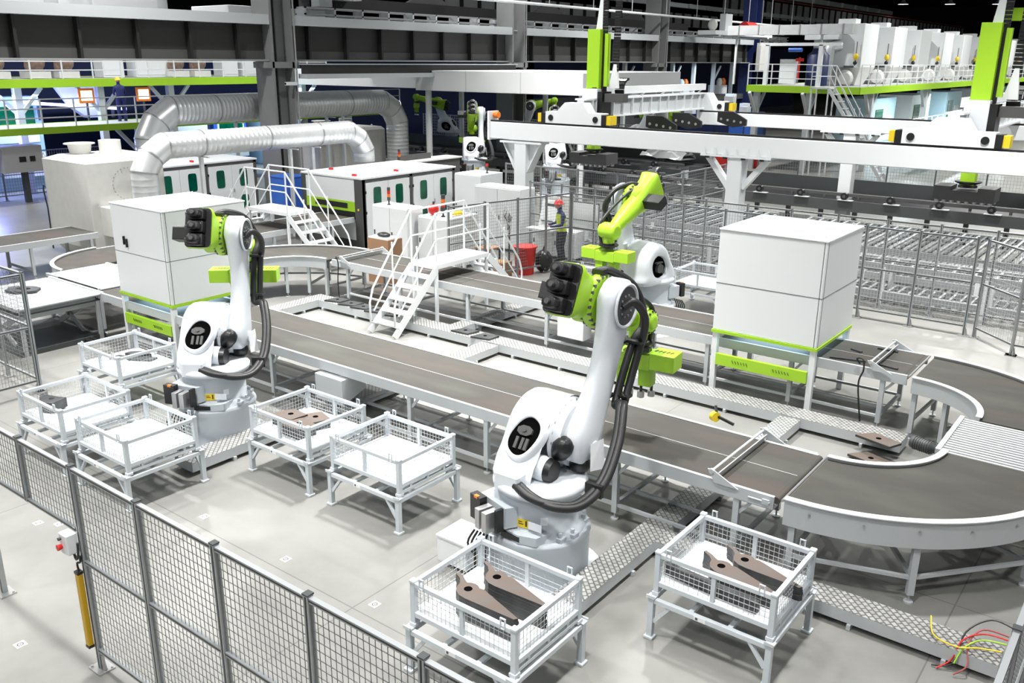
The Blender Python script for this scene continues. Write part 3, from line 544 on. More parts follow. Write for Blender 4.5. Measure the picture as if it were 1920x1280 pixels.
    def xs(cy0, cz0, hw, th, sq=2.6):   # cross-section: ellipse-ish ring in (x, across)
        r = []
        for k in range(20):
            tt = 2*PI*k/20; c, s_ = math.cos(tt), math.sin(tt); xx = 0.30+th/2*math.copysign(abs(c)**(2/sq), c); vv = hw*math.copysign(abs(s_)**(2/sq), s_)
            r.append((xx, cy0+nx*vv, cz0+nz*vv))
        return r
    dy, dz = math.cos(a), math.sin(a)
    for u, f in ((0.30, 0.25), (0.28, 0.5), (0.2, 0.78), (0.1, 0.94)): rings.append(xs(cen[0][0]-dy*u, cen[0][1]-dz*u, cen[0][2]*f, cen[0][3]*(0.6+0.4*f)))
    for c in cen: rings.append(xs(*c))
    for u, f in ((0.1, 0.94), (0.19, 0.78), (0.26, 0.5), (0.285, 0.25)): rings.append(xs(cen[-1][0]+dy*u, cen[-1][1]+dz*u, cen[-1][2]*f, cen[-1][3]*(0.6+0.4*f)))
    MB().loft(rings, True, True).build('lower_arm', 'robot', t)
    MB().lathe((0.44, ey, ez), (1, 0, 0), [(0, 0.245), (0.02, 0.255), (0.03, 0.235), (0.005, 0.215)], 30).build('elbow_ring', 'robot', t)
    MB().cyl((0.435, ey, ez), (0.447, ey, ez), 0.225, n=28, smooth=False).build('elbow_recess', 'dark', t)
    b = MB()
    for k in range(10): q_ = k*PI/5; b.cyl((0.447, ey+0.12*math.cos(q_), ez+0.12*math.sin(q_)), (0.456, ey+0.12*math.cos(q_), ez+0.12*math.sin(q_)), 0.014, n=6)
    b.build('recess_bolt', 'steel', t)
    MB().lathe((0.43, sy+0.02, sz-0.12), (1, 0, 0), [(0, 0.09), (0.04, 0.085), (0.045, 0.06), (0.03, 0.055)], 20).build('lower_pin', 'robot', t)
    MB().cyl((0.2, sy+0.22, sz+0.1), (0.2, sy+0.3, sz+0.35), 0.05, n=12).build('link_boss', 'robot', t)
    # forearm
    wy, wz = wr; f = math.atan2(wz-ez, wy-ey); fy, fz = math.cos(f), math.sin(f); uy, uz = -fz, fy
    def fp(d, h=0.0, x=0.0): return (x, ey+fy*d+uy*h, ez+fz*d+uz*h)
    MB().lathe((0.16, ey, ez), (-1, 0, 0), [(0, 0.29), (0.05, 0.31), (0.1, 0.31), (0.12, 0.27), (0.3, 0.27), (0.33, 0.2)], 36).build('elbow_housing', 'green', t)
    b = MB()
    for k in range(22): q_ = k*2*PI/22; b.cyl((0.165, ey+0.285*math.cos(q_), ez+0.285*math.sin(q_)), (0.02, ey+0.285*math.cos(q_), ez+0.285*math.sin(q_)), 0.02, n=6) if k % 1 == 0 else None
    b.build('housing_bolt', 'charcoal', t)
    FL = math.hypot(wy-ey, wz-ez)
    def rr(d, hw, hh, sq=3.2, x0=-0.06, up=0):
        r = []
        for k in range(20):
            tt = 2*PI*k/20; c, s_ = math.cos(tt), math.sin(tt); r.append(fp(d, up+hh*math.copysign(abs(s_)**(2/sq), s_), x0+hw*math.copysign(abs(c)**(2/sq), c)))
        return r
    MB().loft([rr(-0.54, 0.2, 0.28, 6), rr(-0.5, 0.21, 0.3, 6), rr(-0.36, 0.21, 0.27, 3), rr(0.0, 0.2, 0.24, 2.4), rr(0.25, 0.2, 0.2, 2.1), rr(0.3, 0.2, 0.2, 2.0), rr(FL*0.6, 0.16, 0.16, 2.0), rr(FL-0.2, 0.13, 0.14, 2.2), rr(FL-0.12, 0.12, 0.12, 2.2)], True, True).build('forearm', 'green', t)
    MB().loft([rr(-0.565, 0.19, 0.285, 8), rr(-0.54, 0.19, 0.285, 8)], True, False).build('motor_flange', 'black', t)
    for k, h in enumerate((-0.185, 0.0, 0.185)):
        m = MB().loft([rr(-0.56, 0.115, 0.082, 8, -0.06, h), rr(-0.67, 0.115, 0.082, 8, -0.06, h), rr(-0.672, 0.095, 0.066, 2.6, -0.06, h), rr(-0.77, 0.085, 0.06, 2.6, -0.06, h), rr(-0.775, 0.05, 0.035, 3, -.06, h)], True, False)
        m.build('wrist_motor', 'black', t, bevel=0.006)
        m = MB(); m.cyl(fp(-0.77, h, -0.06), fp(-0.81, h, -0.06), 0.03, n=8).build('motor_cap', 'charcoal', t); m = MB(); m.cb(-0.19, fp(-0.62, h)[1], fp(-0.62, h)[2], 0.05, 0.07, 0.05); m.build('motor_plug', 'charcoal', t)
    MB().loft([[(x, *fp(d, h)[1:]) for d, h in ((-0.1, -0.1), (0.16, -0.1), (0.16, 0.1), (-0.1, 0.1))] for x in (-0.26, -0.62, -0.64)], True, False).build('elbow_motor', 'black', t, bevel=0.015)
    # wrist
    MB().loft([[(x, wy+r_*math.cos(q*PI/10), wz+r_*math.sin(q*PI/10)) for q in range(20)] for x, r_ in ((-0.2, 0.1), (-0.19, 0.15), (-0.14, 0.165), (0.12, 0.165), (0.17, 0.15), (0.2, 0.1))], True, True).build('wrist_housing', 'green', t)
    MB().lathe((0.2, wy, wz), (1, 0, 0), [(0, 0.1), (0.012, 0.1), (0.02, 0.06)], 24).build('wrist_cap', 'green', t)
    b = MB()
    for k in range(12): q_ = k*PI/6; b.cyl((0.17, wy+0.135*math.cos(q_), wz+0.135*math.sin(q_)), (0.195, wy+0.135*math.cos(q_), wz+0.135*math.sin(q_)), 0.013, n=6)
    b.build('wrist_bolt', 'charcoal', t)
    MB().lathe((0, wy, wz), (0, 0, -1), [(0.05, 0.13), (0.22, 0.12), (0.26, 0.11)], 24).build('wrist_neck', 'green', t)
    if gripper:
        g = thing('magnet_gripper', None, None, (0, wy, wz-0.27-drop), grip_rz); g.parent = t
        MB().cyl((0, 0, 0.03), (0, 0, -0.06), 0.13, n=24).cyl((0, 0, 0), (0, 0, -0.02), 0.2, n=24).build('tool_flange', 'black', g)
        B((-0.54, -0.15, -0.30, -0.22, 0.15, -0.09), (0.22, -0.15, -0.30, 0.54, 0.15, -0.09), (-0.22, -0.15, -0.32, 0.22, 0.15, -0.12)).build('gripper_beam', 'green', g, bevel=0.008)
        for s_ in (-1, 1):
            b = MB()
            for k in range(5): b.bar((s_*(0.26+k*0.05)-0.012, -0.03, -0.0885), (s_*(0.26+k*0.05)+0.012, 0.03, -0.0885), 0.018, 0.003)
            for k in range(5): b.bar((s_*(0.26+k*0.05)-0.012, -0.151, -0.15), (s_*(0.26+k*0.05)+0.012, -0.151, -0.12), 0.003, 0.012, (0, 1, 0)) if 0 else None
            b.build('vent_slot', 'black', g)
        for sx, sy_ in ((-0.13, -0.04), (0.13, 0.04)): MB().cb(sx, sy_, -0.44, 0.17, 0.17, 0.26).build('magnet_post', 'green', g, bevel=0.006)
        for sx, sy_ in ((-0.13, -0.04), (0.13, 0.04)):
            for q in ((-0.05, -0.05), (0.05, 0.05)):
                MB().cyl((sx+q[0], sy_+q[1], -0.57), (sx+q[0], sy_+q[1], -0.65), 0.018, n=10).build('magnet_stem', 'black', g); MB().cyl((sx+q[0], sy_+q[1], -0.65), (sx+q[0], sy_+q[1], -0.73), 0.045, n=16).build('magnet_foot', 'steel', g)
        MB().tube([(0.1, -0.1, 0.0), (0.2, -0.16, 0.06), (0.16, -0.2, 0.02), (0.05, -0.17, -0.04)], 0.02, 8, sub=4).build('cable_loop', 'rubber', g)
        MB().cb(0.12, -0.12, -0.05, 0.2, 0.1, 0.05).build('valve_block', 'black', g)
    if hoses:
        def on(u, side, x): return (x, sy+(ey-sy)*u+nx*side, sz+(ez-sz)*u+nz*side)
        for k in (0, 1):
            pts = [(-0.02, -0.44+0.05*k, 1.2), (0.2+0.02*k, -0.5+.03*k, 1.16), (0.42+0.05*k, -0.44, 1.12-.02*k), (0.62+0.06*k, -0.24, 1.1), (0.72+0.05*k, 0.08, 1.27), (0.68+.05*k, sy+.06, sz+0.02), (0.56+.05*k, sy+0.34, sz+0.32)]
            if k == 0:
                pts += [on(0.35, -0.27, 0.5), on(0.75, -0.36, 0.5)] ; pts[-2:] = [on(0.3, -0.34, 0.42), on(0.75, -0.40, 0.42), on(0.92, -0.52, 0.44), on(1.08, -0.50, 0.36), on(1.2, -0.3, 0.28), on(1.24, -0.02, 0.12), on(1.2, 0.1, 0.02)]
            else:
                pts += [on(0.3, -0.40, 0.50), on(0.72, -0.44, 0.50), on(0.84, -0.34, 0.56), on(0.96, -0.18, 0.6), on(1.04, 0.02, 0.54), on(0.98, 0.08, 0.46)]
            MB().tube(pts, 0.046, 12, sub=6).build('dress_hose', 'rubber', t)
        for u in (0.36, 0.78): p = on(u, -0.38, 0.46); MB().cb(p[0], p[1], p[2], 0.2, 0.13, 0.03).cb(p[0]-.1, p[1]-.08, p[2], .06, .12, .025).build('hose_clamp', 'black', t)
        MB().cb(0.7, -0.02, 1.2, 0.2, 0.05, 0.14).build('hose_clamp', 'black', t)
        MB().loft([[(0.47, sy-0.1, sz-0.02), (0.5, sy+0.12, sz-0.02)], [(0.5, sy-0.14, sz-0.32), (0.54, sy+0.1, sz-0.36)]], False, False).loft([[(0.472, sy-0.1, sz-0.02), (0.502, sy+0.12, sz-0.02)], [(0.502, sy-0.14, sz-0.32), (0.542, sy+0.1, sz-0.36)]], False, False).build('paper_tag', 'tray', t)
        MB().cb(0.08, *on(1.2, 0.1, 0)[1:], 0.14, 0.1, 0.09).build('hose_bracket', 'black', t)
        MB().tube([on(1.2, 0.1, 0.0), fp(0.2, 0.27, 0.02), fp(0.45, 0.24, 0.1), fp(FL-0.1, 0.2, 0.14), fp(FL+0.08, 0.0, 0.16), (0.1, wy+0.1, wz-0.28)], 0.03, 10, sub=5).build('wrist_hose', 'rubber', t)
    return t
make_robot('nearest white and green robot in the centre foreground reaching over the near belt', (-5.12, 7.2, 0), 0.02, grip_rz=0.1)
make_robot('white and green robot standing before the latched white cabinet', (-11.15, 7.2, 0), 0.6, el=(0.6, 2.98), wr=(1.6, 2.6), grip_rz=0.12)
make_robot('white and green robot behind the far belt, its green forearm raised and facing the viewer', (-8.85, 16.3, 0), 3.05, el=(0.6, 2.85), wr=(1.5, 2.32), grip_rz=0.08)
# ------------------------------------------------------------------ raised cable trays (chequer plate walkways)
def tray(label, x0, y0, x1, y1, h=0.2, m='diamond', name='cable_tray', nfeet=6, z0=0.06):
    t = thing(name, label, 'walkway', (x0, y0, 0)); W, D = x1-x0, y1-y0
    B((0, 0, z0, W, D, h-0.004)).build('tray_body', 'frame', t); B((0, 0, h-0.004, W, D, h)).build('tread_plate', m, t)
    n = max(2, nfeet)
    for i in range(n):
        u = (i+0.5)/n; x, y = (W*u, D/2) if W > D else (W/2, D*u)
        ww, dd = (0.04, D+0.06) if W > D else (W+0.06, 0.04)
        MB().cb(x, y, z0/2, ww, dd, z0).build('tray_foot', 'frame', t)
    return t
tray('chequer plate walkway crossing under the near belt beside the nearest robot', -4.53, 6.0, -4.2, 12.85)
tray('chequer plate walkway running along the floor past the big curved belt', -4.2, 8.22, -0.62, 8.56, nfeet=4)
tray('chequer plate walkway beside the robot at the latched white cabinet', -10.62, 6.1, -10.2, 12.85, nfeet=5)
tray('long raised floor tray running along the far belt under the crossover stairs', -15.9, 12.87, -2.72, 13.28, h=0.22, nfeet=12)
tray('short raised floor tray closing the corner behind the near belt', -15.9, 10.3, -15.5, 12.87, h=0.22, nfeet=3)
tray('raised floor tray ramp beside the crossover stairs under the far belt', -11.9, 13.3, -11.55, 17.0, h=0.2, nfeet=3)
for i, (x, y, a) in enumerate([(-15.1, 13.1, 0.3), (-14.62, 13.08, 0.35), (-14.2, 13.06, 0.25), (-13.75, 13.05, 0.3), (-13.35, 13.05, .3)]):
    stack(x, y, 0.222, 1, [(-0.26, -0.15), (0.16, -0.17), (0.26, 0.12), (-0.1, 0.17)], a, ['dark square plate lying first in the row on the tray, farthest from the stairs', 'dark square plate lying second in the row on the tray', 'dark square plate lying third in the row on the tray', 'dark square plate lying fourth in the row on the tray', 'dark square plate lying last in the row at the stair rail'][i].replace('lowest ', ''), mtop='plate', hole=(0, 0), nm='square_plate', group='plates in a row on the tray', th=0.035)
for i, (x, y, a) in enumerate([(-11.25, 13.1, 0.1), (-10.7, 13.05, 0.25)]): stack(x, y, 0.222, 1, [(-0.26, -0.15), (0.16, -0.17), (0.26, 0.12), (-0.1, 0.17)], a, ['dark square plate on the tray just past the stair post', 'dark square plate on the tray, second past the stair post'][i], mtop='plate', hole=(0, 0), nm='square_plate', th=0.035)
for i, (x, y, a) in enumerate([(-3.0, 12.75, 0.1), (-3.0, 12.45, 0.1)]): stack(x, y, 0.222 if i == 0 else 0.02, 1, [(-0.3, -0.12), (0.25, -0.16), (0.3, 0.1), (-0.15, 0.17)], a-.3, ['brown square plate resting on the tray end beside the gear motor', 'brown square plate on the floor before the tray end by the gear motor'][i], mtop='rust', hole=(0, 0), nm='square_plate', th=0.035)
# ------------------------------------------------------------------ enclosure cabinets on legs
def enclosure(name, label, x0, y0, W, D, handle=False):
    t = thing(name, label, 'cabinet', (x0, y0, 0)); z0, z1 = 1.17, 2.87
    B((0, 0, z0, W, D, z1)).build('cabinet_body', 'white', t, bevel=0.012)
    B((-0.012, -0.012, z1, W+0.012, D+0.012, z1+0.03)).build('lid', 'tray', t, bevel=0.01)
    B((-0.015, -0.015, z0-0.05, W+0.015, D+0.015, z0)).build('green_trim', 'green', t)
    B((-0.003, -0.0035, 1.98, W+0.003, 0, 1.988), (W, 0, 1.98, W+0.0035, D, 1.988), (W-0.05, -0.0035, z0, W-0.042, 0, z1), (W, 0.05, z0, W+0.0035, 0.058, z1)).build('panel_seam', 'dark', t)
    for x in (0.05, W-0.05):
        for y in (0.05, D-0.05): MB().cb(x, y, (z0-0.05)/2, 0.09, 0.09, z0-0.05).build('leg', 'white', t)
    b = MB().box(0.1, -0.02, 0.56, W-0.1, 0.04, 0.76); s = b.build('green_panel', 'green', t, bevel=0.004)
    q = MB()
    for c_ in (W*0.3, W*0.7):
        for k in range(6): q.bar((c_-0.13+k*0.05, -0.0225, 0.69), (c_-0.105+k*0.05, -0.0225, 0.64), 0.005, 0.014, (0, 1, 0))
    q.build('vent_slot', 'black', s)
    for x, y in ((0.3, 0.15), (W-0.12, 0.15), (0.3, D-0.15), (W-0.12, D-0.15)):
        MB().tube([(x+0.028*math.cos(k*PI/6), y, z1+0.055+0.028*math.sin(k*PI/6)) for k in range(13)], 0.007, 6).build('lifting_eye', 'steel', t)
    if handle:
        for hx in (-0.035, 0.05): MB().cb(W*0+0.44+hx, -0.02, 2.2-hx*.5, 0.028, 0.035, 0.16).cb(0.44+hx+.012, -.03, 2.17-hx*.5, .016, .03, .05).build('latch_handle', 'black', t)
    return t
enclosure('enclosure_cabinet', 'plain white cabinet on legs standing over the far belt before the curved end', -6.08, 13.52, 1.78, 1.72)
e2 = enclosure('enclosure_cabinet', 'white cabinet with two black latch handles standing over the near belt behind a robot', -16.22, 8.6, 1.77, 1.74, True)
# the cabinets' own blue-white inspection lights shine on the belts
for x, y in ((-5.2, 14.4), (-15.4, 9.4)):
    d = bpy.data.lights.new('inspection_light', 'AREA'); d.shape = 'RECTANGLE'; d.size = 1.2; d.size_y = 1.2; d.energy = 28; d.color = (0.5, 0.75, 1.0)
    o = bpy.data.objects.new('inspection_light', d); COL.objects.link(o); o.location = (x, y, 1.11)
for x, y, a, L, d_ in ((-3.92, 13.95, 0.25, 0.55, 'dark strip lying on the far belt beside the plain white cabinet'), (-3.55, 14.85, 0.0, 0.32, 'dark strip at the far edge of the belt by the guard rail'), (-3.95, 14.5, -0.4, 0.2, 'small dark off-cut lit blue on the far belt'), (-3.3, 13.98, -0.2, 0.3, 'dark strip at the near edge of the far belt by the guard arm')):
    o = tag(MB().cb(0, 0, 0.012, L, 0.05, 0.024).build('metal_strip', 'plate'), d_, 'strip'); o.location = (x, y, 0.957); o.rotation_euler.z = a
# ------------------------------------------------------------------ stairs with railings (drawn running toward -y, platform behind)
def stairs(label, loc, rz, plat_w, plat_l, h, run, n, both=True, rail_h=1.1, m='white', name='crossover_stairs'):
    t = thing(name, label, 'stairs', loc, rz)   # local: width on x (0..w), platform y 0..l at height h
    B((0, 0, h-0.1, plat_w, plat_l, h)).build('platform', m, t, bevel=0.004)
    for x in (0.03, plat_w-0.03):
        for y in (-0.03+0.06, plat_l-0.03): MB().cb(x, y, (h-0.1)/2, 0.06, 0.06, h-0.1).build('platform_leg', m, t)
    dirs = [(-1, 0.0)] + ([(1, plat_l)] if both else [])
    for sg, y0 in dirs:
        for x in (0.0, plat_w): MB().bar((x, y0+sg*0.0, h-0.09), (x, y0+sg*run, 0.03), 0.03, 0.16).build('stringer', m, t)
        for k in range(1, n+1):
            z = h-k*h/(n+1); y = y0+sg*run*(k/(n+1)); B((0.02, y-0.11, z-0.02, plat_w-0.02, y+0.11, z+0.02)).build('tread', m, t)
        for x in (0.0, plat_w):
            r = MB().tube([(x, y0, h+rail_h), (x, y0+sg*(run-0.12), rail_h*0.82+0.05), (x, y0+sg*(run-0.02), rail_h*0.6), (x, y0+sg*(run-0.02), 0.25), (x, y0+sg*(run*.9), 0.2)], 0.022, 8)
            r.tube([(x, y0, h+rail_h*0.5), (x, y0+sg*run*0.9, rail_h*0.42)], 0.016, 8); r.tube([(x, y0+sg*run*0.45, h*0.55), (x, y0+sg*run*0.45, h*0.55+rail_h)], 0.018, 8)
            r.build('stair_rail', m, t)
    for x in (0.0, plat_w):
        r = MB().tube([(x, 0, h+rail_h), (x, plat_l, h+rail_h)], 0.022, 8).tube([(x, 0, h+rail_h*0.5), (x, plat_l, h+rail_h*0.5)], 0.017, 8)
        for y in (0, plat_l): r.tube([(x, y, h-0.05), (x, y, h+rail_h)], 0.022, 8)
        r.build('platform_rail', m, t)
    return t
stairs('white crossover stairs in the middle, bridging the far belt with handrails', (-13.22, 13.62, 0), 0, 0.72, 1.75, 1.33, 1.3, 5)
stairs('smaller white crossover stairs by the green-striped machine, with a blue barrel behind', (-19.55, 15.35, 0), PI/2, 0.82, 1.75, 1.48, 1.6, 5)
# ------------------------------------------------------------------ cutting machines with green windows
def machine(label, x0, y0, W, D, h, doors=2, slot=True):
    t = thing('laser_machine', label, 'machine', (x0, y0, 0))
    B((0.02, 0.02, 0.25, W-0.02, D-0.02, h-0.03)).build('machine_body', 'white', t); B((0.03, 0.03, 0, W-0.03, D-0.03, 0.25)).build('base', 'charcoal', t)
    f = MB(); 
    for y in (0, D/2-0.06, D-0.12): f.box(W-0.06, y, 0, W+0.04, y+0.12, h)
    f.box(W-0.06, 0, h-0.1, W+0.04, D, h-0.02); f.box(W-0.28, -0.03, 0, W+0.04, 0.1, h)
    f.build('door_frame', 'charcoal', t); B((-0.02, -0.03, 0, 0.18, 0.1, h)).build('corner_post', 'charcoal', t)
    B((-0.03, -0.04, h-0.02, W+0.05, D+0.04, h+0.03)).build('roof_sheet', 'tray', t)
    for side in (0, 1):
        for k in (0, 1):
            wd = D/2-0.2; y = 0.14+side*D/2-(0.04 if side else 0)+k*wd/2
            dd = B((W-0.02, y+0.005, 0.12, W+0.035, y+wd/2-0.005, h-0.13)).build('door', 'white', t, bevel=0.006)
            for z in (0.38, 1.28): MB().prism(oval(y+wd/4, z+0.26, 0.16, 0.3, 0, 20, 6), W+0.0352, W+0.042, 'x').build('window_pane', 'darkgreen', dd)
            if k: B((W+0.035, y+0.03, h*0.5, W+0.06, y+0.05, h*0.5+0.14)).build('door_handle', 'steel', dd)
            for z in (0.3, h*0.5, h-0.45): yy = y if k == 0 else y+wd/2; B((W+0.03, yy-0.03, z, W+0.055, yy+0.01, z+0.08)).build('hinge', 'black', dd)
    if slot:
        B((0.18, -0.025, 1.42, W-0.28, 0.03, h-0.06)).build('front_panel', 'white', t)
        g = B((0.18, -0.035, 1.12, W-0.28, 0.03, 1.42)).build('green_band', 'green', t); B((0.6, -0.04, 1.2, W-0.6, -0.034, 1.36)).build('viewing_slot', 'black', g)
        B((0.18, -0.03, 0.9, W-0.28, 0.03, 1.12)).build('feed_gap', 'black', t); MB().cyl((W-0.12, -0.05, 1.2), (W-0.12, -0.03, 1.2), 0.035, n=12).build('selector_switch', 'yellow', t)
    for p in ((0.4, D*0.2), (W-0.5, 0.2), (W-0.4, D*0.45)): MB().cb(p[0], p[1], h+0.06, 0.16, 0.06, 0.07).build('warning_beacon', 'red', t)
    return t
machine('white machine with a lime stripe, charcoal frame and eight green windows', -22.25, 18.15, 2.65, 4.15, 2.12)
machine('white machine with green windows behind the shiny front duct and tall hopper', -28.75, 15.5, 2.2, 4.1, 2.12, slot=False)
t = thing('barrier_panel', 'dark grey low barrier with a sheet box behind the green-striped machine roof', 'barrier', (-23.2, 22.9, 0))
B((0, 0, 0, 0.4, 3.4, 1.9)).build('barrier_body', 'charcoal', t); B((-0.1, 0.5, 1.9, 0.0, 2.2, 2.15)).build('side_box', 'charcoal', t); B((-0.4, -0.1, 1.9, 0.45, 3.5, 1.95)).build('top_plate', 'cream', t)
# ------------------------------------------------------------------ tapered hoppers
def hopper(label, x0, y0, W, D, h, holes=True):
    t = thing('dust_hopper', label, 'hopper', (x0, y0, 0))
    MB().loft([[(0.25, 0.2, 0.05), (W-0.3, 0.2, 0.05), (W-0.3, D-0.2, 0.05), (0.25, D-0.2, 0.05)], [(0.0, 0, 0.35), (W, 0, 0.35), (W, D, 0.35), (0, D, 0.35)], [(0, 0, h), (W, 0, h), (W, D, h), (0, D, h)]], True, False).build('hopper_body', 'cream', t, bevel=0.02)
    MB().loft([[(0, 0, h), (W, 0, h), (W, D, h), (0, D, h)], [(0.3, 0.35, h+0.12), (W-0.15, 0.35, h+0.12), (W-0.15, D-0.1, h+0.12), (0.3, D-0.1, h+0.12)]], True, False).build('sloped_roof', 'cream', t)
    MB().lathe((W*0.28, D*0.35, h+0.08), (0, 0, 1), [(0, 0.27), (0.3, 0.32), (0.31, 0.42), (0.34, 0.42)], 28).build('flared_stub', 'cream', t)
    MB().lathe((W*0.5, D*0.62, h+0.08), (0, 0, 1), [(0, 0.30), (0.42, 0.30)], 28).build('round_stub', 'cream', t)
    for x, y in ((0.06, 0.06), (W*0.6, D-0.06)): MB().tube([(x+0.06*math.cos(k*PI/6), y, h+0.1+0.06*math.sin(k*PI/6)) for k in range(13)], 0.018, 6).build('lifting_ring', 'cream', t)
    q = MB()
    for k in range(26): a = k*2*PI/26; q.cyl((W, D*0.5+0.44*math.cos(a), h-0.62+0.44*math.sin(a)), (W+0.015, D*0.5+0.44*math.cos(a), h-0.62+0.44*math.sin(a)), 0.014, n=6)
    q.build('bolt_circle', 'steel', t)
    MB().prism([(0.25, 1.55), (0.25, 0.75), (0.9, 0.45), (1.3, 0.45), (1.3, 1.55)], W, W+0.55, 'x').build('outlet_box', 'cream', t, bevel=0.01) if holes else None
    for x in (0.35, W-0.4):
        for y in (0.3, D-0.3): MB().cb(x, y, 0.03, 0.2, 0.2, 0.06).build('foot', 'dark', t)
    MB().tube([(-0.03, 0, 1.9), (-0.07, -0.03, 1.95), (-0.1, -0.03, 1.8), (0, -0.03, 1.3), (-0.03, -0.03, 0.1)], 0.02, 8).build('cable', 'rubber', t)
    return t
hopper('tall cream tapered hopper with two round stubs, behind the latched white cabinet', -26.45, 12.2, 2.45, 2.3, 2.72)
hopper('cream hopper standing farther back between the two shiny ducts', -32.1, 25.6, 2.0, 3.9, 2.45, False)
def duct(label, X, y0, y1, zt, r, z0, z1, col='galv', posts=()):
    t = thing('air_duct', label, 'duct', (X, y0, 0)); L = y1-y0; e = r*1.5
    def ring(c, d): return None
    path = [(0, 0, z0), (0, 0, zt-e*1.25), (0, e*0.45, zt-e*0.5), (0, e*1.25, zt), (0, L-e*1.25, zt), (0, L-e*0.45, zt-e*0.45), (0, L, zt-e*1.2), (0, L, z1)]
    names = ['duct_riser', 'duct_elbow', 'duct_elbow', 'duct_run', 'duct_elbow', 'duct_elbow', 'duct_drop']
    for k, (p, q) in enumerate(zip(path, path[1:])):
        p, q = Vector(p), Vector(q); dd = (q-p).normalized(); ln = (q-p).length; o = MB()
        pr = [(0, r)]
        if 'elbow' not in names[k]:
            n = max(2, int(ln/0.16))
            for i in range(1, n): u = ln*i/n; pr += [(u-0.012, r), (u, r*1.013), (u+0.012, r)]
        pr += [(ln, r)]; o.lathe(p, dd, pr, 32, True, False)
        if 'elbow' in names[k]: o.ball(q, r*0.995, n=24, m=14) if k in (1, 4) else None; 
        o.build(names[k], col, t)
    for k, p in enumerate(path[1:-1]):
        d = (Vector(path[k+2])-Vector(path[k])).normalized(); MB().lathe(Vector(p)-d*0.02, d, [(0, r*1.03), (0.04, r*1.03)], 32).build('duct_clamp', 'steel', t)
        MB().ball(p, r*0.998, n=28, m=16).build('duct_joint', col, t)
    for u in (0.22, 0.5, 0.75): MB().lathe((0, L*u, zt), (0, 1, 0), [(0, r*1.035), (0.05, r*1.035)], 32).build('duct_clamp', 'steel', t)
    for y in posts: MB().cb(0, y, (zt-r)/2, 0.1, 0.1, zt-r).cyl((-r-.05, y, zt-r-.02), (r+.05, y, zt-r-.02), 0.02, n=8).build('support_post', 'white', t)
    return t
duct('shiny round duct in front, arching from the tall hopper to the green-striped machine', -22.9, 13.25, 21.4, 3.17, 0.36, 1.5, 2.15, posts=(1.8, 5.0, 5.9))
duct('shiny round duct farther back, passing behind the big grey column', -29.4, 17.35, 29.6, 3.7, 0.5, 0.4, 0.3, posts=(3.6, 8.1, 9.0))
# ------------------------------------------------------------------ electrical cabinets and the worker's corner
def cabinet(label, x0, y0, W, D, h, name='electrical_cabinet', m='white', doors=2, vents=False):
    t = thing(name, label, 'cabinet', (x0, y0, 0)); B((0, 0, 0.08, W, D, h)).build('cabinet_body', m, t, bevel=0.012); B((0.03, 0.03, 0, W-0.03, D-0.03, 0.08)).build('plinth', 'dark', t)
    for k in range(doors): d = B((W*k/doors+0.01, -0.02, 0.12, W*(k+1)/doors-0.01, 0, h-0.04)).build('door', m, t, bevel=0.004); B((W*k/doors+0.06, -0.04, h*0.5, W*k/doors+0.09, -0.02, h*0.5+0.12)).build('door_handle', 'dark', d)
    if vents:
        q = MB()
        for k in range(12): q.box(W, 0.15, 0.4+k*0.1, W+0.01, D-0.15, 0.42+k*0.1)
        q.build('vent_louvre', 'frame', t)
    return t
cabinet('light grey control cabinet with a signal tower, behind the crossover stairs', -18.15, 17.2, 1.35, 0.6, 1.65)
cabinet('low white control cabinet with louvred side, behind the crossover stairs', -16.7, 17.5, 1.1, 1.25, 1.45, vents=True)
cabinet('tall white cabinet beside the green-striped machine', -18.95, 21.6, 1.1, 1.1, 2.05, doors=1)
cabinet('white twin-door cabinet between the tall cabinet and the mesh fence', -17.35, 20.7, 1.75, 0.7, 1.9)
cabinet('low white bench cabinet under the operator console behind the mesh door', -15.2, 20.75, 1.5, 0.5, 0.85)
def signal_tower(label, x, y, z, cols=('dark', 'red', 'orange', 'dark'), s=1.0):
    t = thing('signal_tower', label, 'signal light', (x, y, z)); MB().cyl((0, 0, 0), (0, 0, 0.12*s), 0.02*s, n=10).cyl((0, 0, 0), (0, 0, .02*s), .05*s, n=12).build('stem', 'black', t)
    for k, c in enumerate(reversed(cols)): MB().cyl((0, 0, (0.12+k*0.09)*s), (0, 0, (0.205+k*0.09)*s), 0.045*s, n=14).build('lamp_segment', c, t)
signal_tower('signal tower on the light grey control cabinet behind the crossover stairs', -17.7, 17.4, 1.65)
signal_tower('signal tower beside a red fan on the low white control cabinet', -16.0, 17.75, 1.45, ('dark', 'orange', 'red', 'dark'), 1.25)
signal_tower('signal tower seen past the rear duct riser on the dark barrier', -22.9, 23.1, 1.95, ('dark', 'red', 'orange', 'dark'))
signal_tower('small red signal tower on the tall white cabinet', -18.1, 22.2, 2.05, ('red', 'dark'))
t = thing('extinguisher', 'round red extinguisher ball on the low white control cabinet', 'extinguisher', (-16.35, 17.75, 1.45)); MB().ball((0, 0, 0.16), 0.15).build('vessel', 'red', t); MB().cyl((0, 0, 0.3), (0, 0, 0.38), 0.03, n=10).build('valve', 'dark', t)
t = thing('hard_hat', 'yellow hard hat resting on the low white control cabinet', 'helmet', (-15.95, 18.3, 1.45)); MB().ball((0, 0, 0.02), 0.12, 0.14, 0.12).build('shell', 'yellow', t); MB().cyl((0, 0, 0), (0, 0, 0.015), 0.17, n=18).build('brim', 'yellow', t)
t = thing('cardboard_box', 'open cardboard box with dark scraps on top, behind the far belt', 'box', (-16.6, 15.5, 0.0)); B((0, 0, 0, 0.75, 0.5, 1.15)).build('pallet_stack', 'brown', t); B((0.02, 0.02, 1.15, 0.73, 0.48, 1.18)).build('box_lid', 'tray', t)
